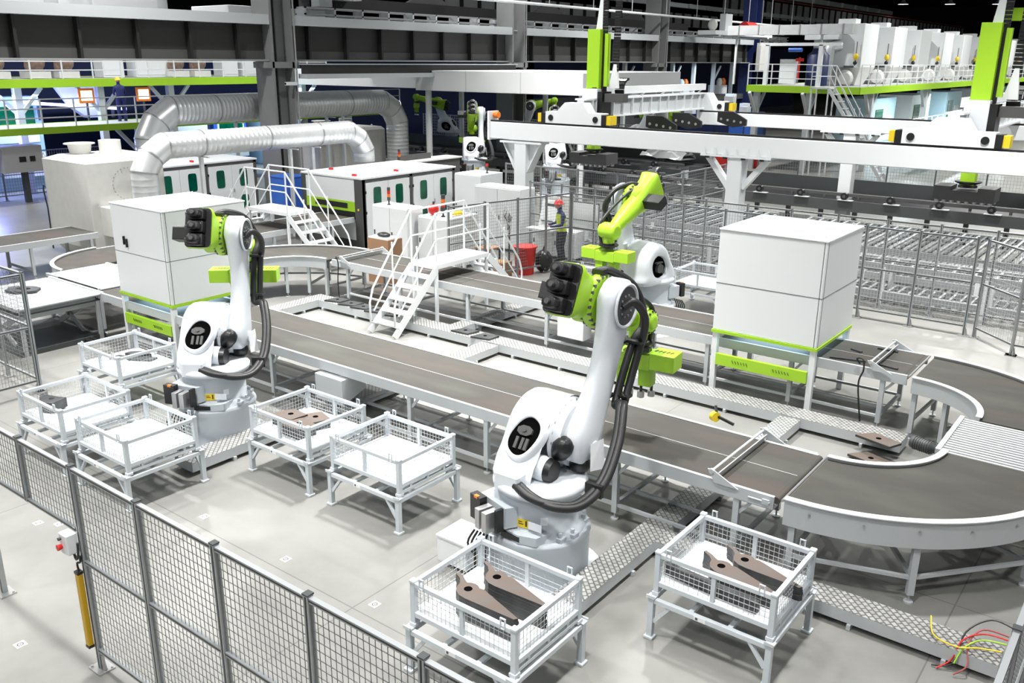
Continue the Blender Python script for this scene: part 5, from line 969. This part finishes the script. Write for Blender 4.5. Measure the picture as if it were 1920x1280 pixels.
# above the runway
def strip(name, label, cat, x, y0, y1, z0, z1, dx=0.4, m='frame', ribs=0, rm='ribblack', group=None):
    t = thing(name, label, cat, (x, y0, 0), 0, group); B((-dx/2, 0, z0, dx/2, y1-y0, z1)).build('beam_body', m, t)
    if ribs:
        n = int((y1-y0)/ribs)
        for k in range(n): B((dx/2, k*ribs+0.2, z0, dx/2+0.12, k*ribs+0.2+ribs*0.14, z1)).build('rib', rm, t)
    return t
t = thing('cable_ladder', 'light cable ladder rack running just above the runway girder', 'cable ladder', (-29.2, 24, 0))
for k in range(26): B((0.1, k*2, 6.9, 0.46, k*2+0.06, 7.04)).build('ladder_bracket', 'frame', t)
B((-0.1, 0, 6.85, 1.3, 50, 6.9)).build('ladder_shelf', 'frame', t)
for z in (7.12, 7.36): B((0, 0, z, 0.06, 50, z+0.06)).build('ladder_rail', 'steel', t); B((0.5, 0, z, 0.56, 50, z+0.06)).build('ladder_rail', 'steel', t)
for k in range(34): B((0, k*1.5, 7.02, 0.56, k*1.5+0.08, 7.42)).build('ladder_rung', 'frame', t)
t = thing('overhead_pipe', 'long thin white pipe crossing above the first lime lifting column', 'pipe', (-27, 30, 0)); MB().cyl((0, 0, 8.1), (0, 48, 8.05), 0.07, n=10).build('pipe_run', 'white', t)
for k in range(12): MB().cyl((0, k*4, 8.1), (0, k*4, 12), 0.025, n=6).build('hanger_rod', 'frame', t)
strip('crane_girder', 'black crane girder far above the runway girder', 'girder', -31, 26, 60, 7.5, 8.0, 0.8, 'ribblack')
for k, (y, d_) in enumerate([(33.5, 'nearest the second column'), (43.5, 'above the first lime lifting column'), (53.0, 'closest to the dark blue column')]):
    t = thing('trolley_frame', 'dark peaked trolley on the black crane girder, '+d_, 'trolley', (-31.0, y, 8.0)); MB().prism([(-1.5, 0), (1.5, 0), (0.6, 0.45), (-0.3, 0.5)], -0.1, 0.1, 'x').build('trolley_plate', 'charcoal', t); B((-0.2, 0.2, -0.5, 0.2, 0.9, 0.0)).build('trolley_box', 'frame', t)
strip('distant_girder', 'distant pale girder with black ribs, above the first lime lifting column', 'girder', -40, 44, 84, 8.5, 9.6, 0.5, 'far', 1.8)
strip('distant_girder', 'distant pale girder with black ribs and red rail, above the dust collectors', 'girder', -40, 86, 188, 9.9, 11.6, 0.5, 'far', 2.2)
B_ = strip('conductor_rail', 'thin red conductor rail on top of the distant pale girder', 'rail', -39.8, 86, 188, 11.75, 11.9, 0.2, 'redrail')
strip('distant_beam', 'light steel beam with brackets crossing high behind the thin white pipe', 'beam', -33, 40, 95, 9.3, 9.6, 0.3, 'frame', 3.0, 'frame')
strip('distant_beam', 'grey steel beam high above the dark blue column', 'beam', -31, 60, 110, 10.6, 11.0, 0.3, 'beamgrey', 4.0, 'frame')
for i, (y, d_) in enumerate([(13.6, 'farthest along toward the near wall'), (17.6, 'second along from the big column'), (22.9, 'half hidden by the big column'), (25.3, 'just past the big column')]):
    t = thing('roof_unit', 'white ventilation unit above the runway girder, '+d_, 'ventilation unit', (-31.5, y, 7.0)); B((-1.2, -1.2, 0, 1.2, 1.2, 0.42)).build('unit_case', 'tray', t, bevel=0.03); MB().cyl((0.2, 1.55, 0), (0.2, 1.55, 0.5), 0.55, n=24).build('unit_stub', 'white', t); MB().cyl((0.2, 1.55, 0.5), (0.2, 1.55, 2.5), 0.45, n=24).build('flexible_hose', 'galv', t)
tag(B((-32.9, 10, 6.72, -30.2, 28, 6.96)).build('mezzanine_slab', 'beamgrey'), 'grey slab above the runway girder carrying the white ventilation units', 'slab')
t = thing('duct_junction', 'silver folded duct box above the white ventilation unit past the big column', 'duct', (-30.5, 25.8, 7.55)); B((-0.8, -2.2, 0.3, 0.8, 2.2, 1.0)).build('duct_box', 'galv', t); B((-0.2, 0.2, 0, 0.4, 0.9, 0.3)).build('duct_neck', 'galv', t)
# ------------------------------------------------------------------ platforms
def railing(t, pts, z, h=1.05, n=3, sp=1.3, r=0.028, m='white'):
    for p, q in zip(pts, pts[1:]):
        P, Q = Vector((*p, z)), Vector((*q, z)); L = (Q-P).length; b = MB()
        for k in range(n): b.bar(P+Vector((0, 0, h*(k+1)/n)), Q+Vector((0, 0, h*(k+1)/n)), r*1.6)
        c = max(1, round(L/sp))
        for k in range(c+1): e = P+(Q-P)*k/c; b.bar(e, e+Vector((0, 0, h)), r*1.8)
        b.build('railing', m, t)
def platform(label, x0, y0, x1, y1, zt, th, rails, nm='platform', cols=(), m='green', braces=True):
    t = thing(nm, label, 'platform', (x0, y0, 0)); W, D = x1-x0, y1-y0
    B((0.05, 0.05, zt-th+0.05, W-0.05, D-0.05, zt-0.02)).build('deck', 'frame', t)
    for a in ((0, -0.05, W, 0.05), (0, D-0.05, W, D+0.05), (-0.05, 0, 0.05, D), (W-0.05, 0, W+0.05, D)): B((a[0], a[1], zt-th, a[2], a[3], zt)).build('edge_beam', m, t)
    for r_ in rails: railing(t, r_, zt)
    for x, y in cols:
        MB().cb(x, y, (zt-th)/2, 0.28, 0.28, zt-th).build('platform_leg', 'frame', t)
        if braces:
            for sg in (-1, 1): MB().bar((x, y+sg*0.1, zt-th-1.0), (x, y+sg*1.0, zt-th), 0.14).build('leg_brace', 'frame', t)
    return t
platform('upper lime-edged platform over the blue machines at the far side', -44.0, 10, -38.5, 33.5, 4.62, 0.34, [[(5.5, 0), (5.5, 23.5)]], cols=[(5.2, 7.3), (5.2, 10.8), (5.2, 14.2), (5.2, 22)])
platform('lower lime-edged platform with white railings before the blue machines', -38.3, 9, -36.0, 36.5, 2.88, 0.26, [[(2.3, 0), (2.3, 27.5)]], cols=[(2.0, 5), (2.0, 12), (2.0, 20)])
tag(B((-46.5, 5, 0, -46, 60, 6.6)).build('partition_panel', 'navy'), 'dark navy partition behind the platforms', 'partition')
up = 4.62
for i, (y, d_) in enumerate([(17.1, 'first of the near trio'), (18.75, 'second of the near trio'), (20.0, 'third of the near trio'), (25.4, 'first of the middle pair'), (26.6, 'second of the middle pair'), (31.0, 'first of the pair by the big column'), (32.3, 'second of the pair by the big column')]):
    t = thing('wire_bundle', 'copper-coloured bundle on the upper lime platform, '+d_, 'bundle', (-40.0, y, up), 0, 'copper-coloured bundles'); B((-0.5, -0.45, 0, 0.4, 0.45, 0.28)).build('bundle_base', 'cream', t); q = MB().ball((0, 0, 0.62), 0.35, 0.42, 0.36, 12, 8).ball((0, .2, .75), .2, .22, .2, 8, 6).ball((0, -.25, .5), .2, .2, .25, 8, 6); q.build('bundle_body', 'copper', t)
for i, (y, w_, d_) in enumerate([(22.3, 1.0, 'nearest the copper-coloured trio'), (23.9, 2.0, 'wide one in the middle'), (28.6, 0.9, 'narrow one past the middle pair'), (29.8, 1.5, 'wide one near the big column')]):
    t = thing('white_locker', 'white cabinet on the upper lime platform, '+d_, 'cabinet', (-40.3, y-0.5, up)); B((-0.6, 0, 0, 0.2, w_, 1.6)).build('locker_body', 'white', t); B((0.2, 0.05, 0.1, 0.22, w_-0.05, 1.5)).build('door', 'white', t)
# blue machines under / behind
for i, (x, y, w_, h_, m_, d_) in enumerate([(-41.5, 16.5, 2.2, 3.9, 'paleblue', 'nearest the bluish glare'), (-41.5, 24.4, 2.6, 3.6, 'navy', 'behind the worker in blue'), (-41.8, 30.5, 2.4, 3.7, 'paleblue', 'behind the shiny ducts'), (-41.8, 27.4, 2.0, 3.2, 'blue', 'between the two screens and the ducts')]):
    t = thing('press_machine', 'tall bluish machine behind the lower platform railing, '+d_, 'machine', (x, y, 0)); B((0, 0, 0, 1.5, w_, h_)).build('machine_frame', m_, t, bevel=0.03)
    B((1.5, 0.3, h_-1.2, 1.56, w_-0.3, h_-0.4)).build('machine_window', 'darkgreen', t); B((1.5, 0.2, 0.6, 1.8, w_-0.2, 1.4)).build('machine_bench', 'white', t); B((1.5, 0.2, 2.0, 1.54, w_-0.2, 2.3)).build('machine_panel', 'tray', t)
t = thing('curved_hood', 'big white curved hood beside the worker in blue on the lower platform', 'hood', (-40.5, 21.2, 0)); MB().prism([(-1.6, 4.25), (0.4, 4.25), (0.4, 2.9), (-0.4, 2.9), (-1.05, 3.4)], 0, 0.4, 'x').build('panel_body', 'tray', t)
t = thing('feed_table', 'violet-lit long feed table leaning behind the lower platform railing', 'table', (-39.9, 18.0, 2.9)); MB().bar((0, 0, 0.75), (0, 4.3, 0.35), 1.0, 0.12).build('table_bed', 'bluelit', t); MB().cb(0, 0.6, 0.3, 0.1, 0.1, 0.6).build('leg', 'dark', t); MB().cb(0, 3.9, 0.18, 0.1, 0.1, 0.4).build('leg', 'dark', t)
t = thing('welding_glow', 'bright blue-violet lit machine bay at the near edge of the lower platform', 'machine', (-39.2, 15.3, 1.9)); B((-0.5, -0.6, 0, 0.4, 0.7, 1.2)).build('machine_bay', 'navy', t); B((0.4, -0.4, 0.25, 0.42, 0.3, 0.8)).build('arc_light', 'bluelit', t)
for bx, by, bz, be, bc in ((-38.9, 18.0, 4.0, 130, (0.6, 0.75, 1.0)), (-38.9, 27.5, 4.0, 160, (0.6, 0.8, 1.0)), (-38.9, 32.0, 4.0, 130, (0.6, 0.8, 1.0)), (-13.2, 54, 3.8, 260, (0.8, 0.93, 1.0)), (-13.2, 66, 3.8, 320, (0.8, 0.93, 1.0)), (-13.2, 82, 3.8, 380, (0.8, 0.93, 1.0)), (-27.0, 56, 5.3, 160, (0.7, 0.85, 1.0))):  # unseen fill lamps added to brighten the platform bays and the mezzanine
    d = bpy.data.lights.new('bay_fill_light', 'AREA'); d.shape = 'RECTANGLE'; d.size = 0.4; d.size_y = 4; d.energy = be; d.color = bc; o = bpy.data.objects.new('bay_fill_light', d); COL.objects.link(o); o.location = (bx, by, bz)
d = bpy.data.lights.new('arc_flash', 'POINT'); d.energy = 900; d.color = (0.35, 0.4, 1.0); d.shadow_soft_size = 0.2; o = bpy.data.objects.new('arc_flash', d); COL.objects.link(o); o.location = (-38.4, 15.4, 2.7)
for i, (y, d_) in enumerate([(20.0+0.1, 'nearest the worker in blue'), (22.75, 'between the worker in blue and the rear duct'), (30.3, 'seen just past the big column')]):
    t = thing('control_screen', 'glowing orange-framed screen on the lower platform, '+d_, 'screen', (-38.6, y, 3.6)); B((-0.06, -0.35, 0, 0.0, 0.35, 0.62)).build('screen_frame', 'orange', t, bevel=0.02); B((0.0, -0.25, 0.1, 0.012, 0.25, 0.52)).build('screen_face', 'screen', t); B((-0.08, -0.04, -0.75, -0.02, 0.04, 0)).build('screen_stand', 'dark', t)
person('worker in navy overalls and yellow helmet on the lower platform, seen from behind', (-37.3, 20.9, 2.88), 1.4, 'workblue', 'workblue', 'yellow')
t = thing('tool_cart', 'violet-lit white machine foot below the lower platform at the near edge', 'machine', (-36.6, 16.2, 0)); B((-0.6, -0.9, 1.2, 0.3, 0.6, 2.2)).build('cart_body', 'far', t); B((0.3, -0.3, 1.6, 0.32, -0.05, 1.8), (0.3, 0.1, 1.6, 0.32, 0.3, 1.8)).build('cart_port', 'black', t); B((-0.1, -0.15, 0, 0.1, 0.05, 1.2)).build('cart_leg', 'dark', t)
t = thing('concrete_block', 'grey block below the lower platform behind the tall hopper', 'block', (-37.2, 18.6, 0)); B((-0.8, -0.8, 0, 0.2, 0.8, 1.4)).build('block_body', 'beamgrey', t); B((-0.85, -0.85, 1.4, 0.25, 0.85, 1.45)).build('block_lid', 'frame', t)
# ------------------------------------------------------------------ lime platform with dust collectors
platform('big lime-edged platform carrying the row of dust collectors', -19.8, 46.0, -14.0, 125, 4.34, 0.34, [[(0, 0), (3.8, 0)], [(5.8, 0), (5.8, 79)]], cols=[(0.4, 0.4), (3.2, 0.4), (5.5, 3), (5.5, 14), (5.5, 28)])
platform('lower lime-edged walkway under the dust collector platform', -12.6, 50, -11.4, 125, 1.6, 0.3, [[(0, 0), (0, 75)], [(1.2, 0), (1.2, 75)]], braces=False)
stairs('white stairs leading down from the lime platform by the dust collectors', (-15.2, 45.1, 0), PI/2, 0.85, 0.9, 4.34, 3.0, 12, both=False, rail_h=1.0, name='platform_stairs')
for i in range(9):
    y = [49.6, 55.2, 60.9, 66.9, 72.6, 78.6, 84.5, 90.5, 97.0][i]; od = ['first', 'second', 'third', 'fourth', 'fifth', 'sixth', 'seventh', 'eighth', 'ninth'][i]
    t = thing('dust_collector', 'tall white dust collector, '+od+' in the row from the platform stairs', 'dust collector', (-15.9, y, 4.34), 0, 'dust collectors')
    B((-1.9, 0.0, 0.9, 0.7, 2.5, 3.1)).build('collector_body', 'white', t, bevel=0.03); MB().loft([[(-1.5, 0.6, 0.0), (0.3, 0.6, 0), (0.3, 2.0, 0), (-1.5, 2.0, 0)], [(-1.9, 0, 0.9), (0.7, 0, 0.9), (0.7, 2.5, 0.9), (-1.9, 2.5, 0.9)]], True, False).build('collector_hopper', 'cream', t)
    B((-0.8, 0.3, 3.1, 0.1, 1.1, 3.35)).build('top_box', 'white', t); B((-2.2, -0.6, 2.3, -0.4, 0.0, 2.85)).build('square_duct', 'galv', t)
    MB().tube([(-0.9, -0.35, 0.3), (-0.9, -0.35, 1.7), (-0.75, -0.25, 2.0), (-0.4, 0.0, 2.05)], 0.28, 16, sub=4).build('bent_pipe', 'galv', t)
    MB().lathe((0.0, -0.2, 0.35), (0.3, -1, 0), [(0, 0.45), (0.25, 0.45), (0.26, 0.3), (0.4, 0.3)], 18).build('fan_casing', 'cream', t)
    MB().cyl((0.45, -0.14, 1.0), (0.45, -0.14, 2.2), 0.02, n=6).build('lift_cord', 'black', t); MB().ball((0.45, -0.16, 1.45), 0.13, 0.1, 0.17, 10, 8).build('hoist_block', 'yellow', t); MB().ball((0.45, -0.16, 1.15), 0.11, 0.08, 0.12, 8, 6).build('hoist_hook', 'black', t)
    o = tag(MB().cb(0, 0, 0, 0.5, 0.12, 0.1).build('name_sign', 'dark'), None, None); o.parent = t; o.location = (0.1, -0.02, 0.95)
t = thing('square_air_duct', 'long silver rectangular duct entering the first dust collector', 'duct', (-21.6, 47.0, 6.85)); B((0, 0, 0, 6.6, 0.7, 0.48)).build('duct_body', 'galv', t)
for k in range(6): B((0.6+k*1.1, -0.02, -0.02, 0.66+k*1.1, 0.72, 0.5)).build('duct_flange', 'steel', t)
for x in (0.4, 5.0): t2 = MB().cb(x, 0.35, -1.26, 0.1, 0.1, 2.52).build('duct_support', 'white', t)
t = thing('equipment_frame', 'white pipe frame carrying a blue pump on the lime platform', 'frame', (-20.5+1.0, 47.0-0.6, 4.34))
for x in (0.4, 3.2): MB().cb(x, 0.2, 1.0, 0.2, 0.2, 2.0).build('frame_post', 'white', t)
B((0.0, 0.1, 1.95, 4.2, 0.3, 2.1)).build('frame_beam', 'white', t); q = MB().cyl((1.6, 0.0, 1.75), (2.3, 0.0, 1.75), 0.1, n=12); q.build('pump', 'blue', t)
t = thing('navy_tank', 'dark navy tank standing on the lime platform by the stairs', 'tank', (-16.9, 48.0, 4.34)); MB().lathe((0, 0, 0), (0, 0, 1), [(0, 0.55), (1.5, 0.55), (1.7, 0.35), (1.85, 0.3)], 20).build('tank_body', 'navy', t)
t = thing('white_locker', 'white cabinet with red pipe on the lime platform', 'cabinet', (-18.0, 46.9, 4.34)); B((-0.5, 0, 0.1, 0.4, 0.4, 1.3)).build('locker_body', 'white', t); MB().cyl((0.55, -0.05, 0.3), (0.55, -0.05, 1.4), 0.05, n=8).build('red_pipe', 'red', t); B((0.35, -.08, 1.2, .75, .0, 1.35)).build('pipe_valve', 'red', t)
t = thing('wall_box', 'white electrical box high on the dark blue column', 'box', (-27.2, 64.3, 4.9)); B((0, 0, 0, 0.3, 1.5, 1.9)).build('box_body', 'cream', t)
for i, (y, m_, d_) in enumerate([(52, 'paleblue', 'nearest the platform stairs'), (60, 'tray', 'second from the platform stairs'), (69, 'paleblue', 'third from the platform stairs'), (79, 'tray', 'behind the second lime lifting column'), (90, 'paleblue', 'farthest along the row')]):
    t = thing('bay_machine', 'pale machine under the dust collector platform, '+d_, 'machine', (-17.0, y, 0)); B((0, 0, 0, 2.0, 4.5, 3.6)).build('machine_body', m_, t, bevel=0.03); B((2.0, 0.6, 1.8, 2.03, 2.0, 3.0), ).build('machine_window', 'darkgreen', t); B((2.0, 2.6, 1.2, 2.03, 3.9, 2.6)).build('machine_door', 'white', t)
t = thing('dark_mezzanine', 'dark mezzanine deck with pale posts, seen between the white hood and the runway girder', 'platform', (-33, 44, 0)); B((0, 0, 2.9, 5, 22, 3.25)).build('deck', 'charcoal', t)
for k in range(8): MB().cb(4.8, 0.5+k*3, 2.7, 0.22, 0.22, 5.4).build('deck_post', 'frame', t); MB().bar((4.8, 0.6+k*3, 4.2), (4.8, 1.6+k*3, 5.2), 0.1).build('post_brace', 'frame', t) if k % 2 else None
B((0.5, 0.5, 0, 4.6, 21.5, 2.9)).build('lower_store', 'dark', t)
for i, (y, d_) in enumerate([(50.5, 'nearest the second column'), (57.0, 'in the middle of the deck'), (63.0, 'closest to the dark blue column')]):
    t = thing('test_machine', 'white machine with orange head on the dark mezzanine, '+d_, 'machine', (-29.5, y, 3.25)); B((-0.4, -0.6, 0, 0.5, 0.7, 0.6)).build('machine_base', 'white', t); MB().lathe((0.3, -0.25, 0.6), (0, 0, 1), [(0, 0.2), (0.3, 0.22), (0.5, 0.1)], 12).build('machine_head', 'white', t); MB().lathe((0.3, 0.35, 0.6), (0, 0, 1), [(0, 0.2), (0.3, 0.22), (0.5, 0.1)], 12).build('machine_head', 'orange', t)
tag(B((-45.5, 62, 0, -45, 120, 7)).build('blue_partition', 'navy'), 'dark blue partition far beyond the mezzanine', 'partition')
# far side under the runway, beyond the hood
for i, (x, y, d_) in enumerate([(-27, 56, 'behind the hood end'), (-26, 60, 'second beyond the hood end'), (-24, 55.5, 'before the dark blue column')]):
    t = thing('assembly_machine', 'dark assembly machine with white parts, '+d_, 'machine', (x, y, 0)); B((-1.2, -1, 0, 1.2, 1, 2.2)).build('machine_base', 'navy', t); B((-0.9, -1.1, 2.2, -0.3, -0.6, 3.4), ).build('tool_post', 'white', t); B((0.2, -1.1, 2.2, 0.7, -0.5, 2.8)).build('work_head', 'tray', t); B((-1.3, -1.05, 1.9, 1.3, -0.98, 2.1)).build('machine_rail', 'dark', t)
for i, (x, y, d_) in enumerate([(-20.75, 45.5, 'beside the main gantry column'), (-19.4, 46.6, 'behind the diagonal strut')]):
    t = thing('safety_barrier', 'red plastic safety barrier on the far floor, '+d_, 'barrier', (x, y, 0)); MB().prism([(-0.35, 0), (0.35, 0), (0.25, 0.9), (-0.25, 0.9)], -0.15, 0.15, 'y').build('barrier_body', 'red', t)
for i, (x, y, d_) in enumerate([(-22.9, 52.3, 'first of the two beyond the far gantry beam'), (-21.3, 50.9, 'second of the two beyond the far gantry beam')]):
    t = thing('blue_cabinet', 'bright blue upright cabinet, '+d_, 'cabinet', (x, y, 0)); B((-0.45, -0.3, 0, 0.45, 0.3, 2.0)).build('cabinet_body', 'blue', t)
t = thing('maintenance_truck', 'white flat trolley with red and chrome machine on rails above the runway girder', 'trolley', (-26.0, 53.5, 7.1)); B((-0.6, 0, 0.0, 0.6, 9.0, 0.25)).build('trolley_deck', 'tray', t); B((-1.6, 0.5, -0.1, 0.6, 0.8, 0), (-1.6, 8.2, -0.1, 0.6, 8.5, 0)).build('trolley_bracket', 'frame', t); MB().cyl((0, 5.5, 0.6), (0, 7.0, 0.6), 0.35, n=16).build('motor_drum', 'red', t); B((-0.2, 2.2, 0.25, 0.2, 3.2, 1.3)).build('trolley_box', 'white', t); MB().ball((0, .8, .6), .3, .3, .35).build('insulator', 'cream', t)
# green overhead crane and pendant lamps in the distance
t = thing('bridge_crane', 'lime green bridge crane under the distant ceiling', 'crane', (-14.0, 95, 9.2)); B((-3, 0, 0, 14, 0.8, 1.1)).build('crane_girder', 'green', t); B((-3.4, -1.5, -0.3, -2.8, 2.5, 0.4)).build('end_carriage', 'green', t); B((0.5, -0.1, -0.9, 1.3, 0.6, 0)).build('crane_hoist', 'yellow', t)
pl = None
for i in range(12):
    x, y = -40+5.5*(i % 6)+(i//6)*2, 118+(i//6)*22+(i % 3)*3
    if pl is None:
        pl = thing('pendant_lamp', 'white bell-shaped pendant lamp under the distant dark ceiling', 'lamp', (x, y, 14.2), 0, 'pendant lamps'); MB().lathe((0, 0, 0), (0, 0, 1), [(0, 0.75), (0.35, 0.3), (0.7, 0.18)], 16, True, False).build('lamp_shade', 'tray', pl); MB().cyl((0, 0, 0.02), (0, 0, 0.05), 0.66, n=16).build('lamp_glass', 'lampwhite', pl); MB().cyl((0, 0, 0.7), (0, 0, 1.4), 0.03, n=6).build('lamp_cord', 'black', pl)
    else: dup(pl, (x, y, 14.2-(i//6)*0.8))
# ------------------------------------------------------------------ small things on the floor
q = [(-8.30, 2.92, 'in front of the foreground fence'), (-10.35, 4.32, 'first of the pair by the raised fence panel'), (-10.58, 4.17, 'second of the pair by the raised fence panel'), (-9.11, 5.54, 'near the empty crate before the latched cabinet robot'), (-7.51, 5.53, 'on open floor before the empty middle crate'),
     (-6.06, 5.54, 'on open floor beside the crate of pointed plates'), (-2.90, 6.3, 'under the crate by the curved belt'), (-4.41, 5.2, 'under the crate of pointed plates')]
for x, y, d_ in q:
    o = tag(B((-0.05, -0.05, 0.0, 0.05, 0.05, 0.003)).build('floor_sticker', 'tray'), 'small square target sticker on the floor '+d_, 'sticker', 'floor stickers'); o.location = (x, y, 0); c = MB().arc(0, 0, 0.02, 0.032, 0, 2*PI, 0.003, 0.0035, 16).cyl((0, 0, 0.003), (0, 0, 0.0036), 0.009, n=10); c.build('target_mark', 'dark', o)
t = thing('tape_reel', 'small yellow-sided reel with a black arm beside the belt guard', 'reel', (-4.55, 10.3, 0.97)); MB().lathe((0, 0, 0.07), (1, -0.6, 0.1), [(0, 0.065), (0.07, 0.065)], 20).build('reel_body', 'yellow', t); MB().bar((0.05, 0, 0.08), (0.3, -0.02, 0.03), 0.03).bar((0.05, 0, 0.08), (0.0, 0.05, 0.2), 0.03).build('reel_arm', 'black', t)
t.location = (-4.48, 10.2, 0.985); 
for i, (m_, p) in enumerate([('yellow', [(-0.62, 8.3, 0.3), (-0.8, 8.28, 0.27), (-0.98, 8.22, 0.24), (-1.2, 8.3, 0.23), (-1.28, 8.5, 0.3)]), ('red', [(-0.6, 8.45, 0.35), (-0.8, 8.45, 0.33), (-0.95, 8.3, 0.28), (-1.0, 8.2, 0.1), (-1.1, 8.1, 0.02)]), ('black', [(-0.58, 8.6, 0.4), (-0.78, 8.62, 0.4), (-0.95, 8.42, 0.3), (-0.98, 8.18, 0.08), (-1.15, 8.12, 0.02)]),
                             ('green', [(-0.6, 8.4, 0.33), (-0.8, 8.38, 0.3), (-0.92, 8.25, 0.24), (-0.97, 8.15, 0.1)]), ('redrail', [(-0.6, 8.5, 0.36), (-0.82, 8.5, 0.34), (-0.9, 8.3, 0.26), (-0.86, 8.16, 0.12), (-0.95, 8.08, 0.03)])]):
    t = thing('loose_wire', {'yellow': 'yellow', 'red': 'red', 'black': 'black', 'green': 'thin green', 'redrail': 'dark red'}[m_]+' loose wire hanging over the chequer plate walkway end', 'wire', p[0]); MB().tube([(a-p[0][0], b_-p[0][1], c-p[0][2]) for a, b_, c in p], 0.008, 6, sub=5).build('wire_strand', m_, t)
t = thing('floor_box', 'low white box on the floor between two crates and the nearest robot', 'box', (-6.08, 6.55, 0)); B((0, 0, 0.05, 0.42, 0.42, 0.36)).build('box_body', 'white', t, bevel=0.006); B((-0.01, -0.01, 0.36, 0.43, 0.43, 0.38)).build('box_lid', 'tray', t); B((.05, .05, 0, .37, .37, .05)).build('box_foot', 'black', t)
t = thing('floor_cable', 'black cable hoses lying on the floor along the white roller beds', 'cable', (-17.0, 8.3, 0)); MB().tube([(0, 0, 0.05), (-1, -0.2, 0.06), (-2.2, -0.9, 0.05), (-3.2, -1.6, 0.05)], 0.035, 8, sub=5).tube([(0, 0.1, 0.05), (-1, -0.05, 0.06), (-2.2, -0.75, 0.05), (-3.2, -1.4, 0.05)], 0.03, 8, sub=5).build('hose_pair', 'rubber', t)
t = thing('floor_cable', 'thin black cable loop on the floor at the near corner by the fence foot', 'cable', (-7.5, 2.2, 0)); MB().tube([(-0.3, 0, 0.01), (-0.05, 0.1, 0.01), (0.15, 0.02, 0.01), (0.2, -0.2, 0.01)], 0.008, 6, sub=5).build('cable_strand', 'rubber', t)
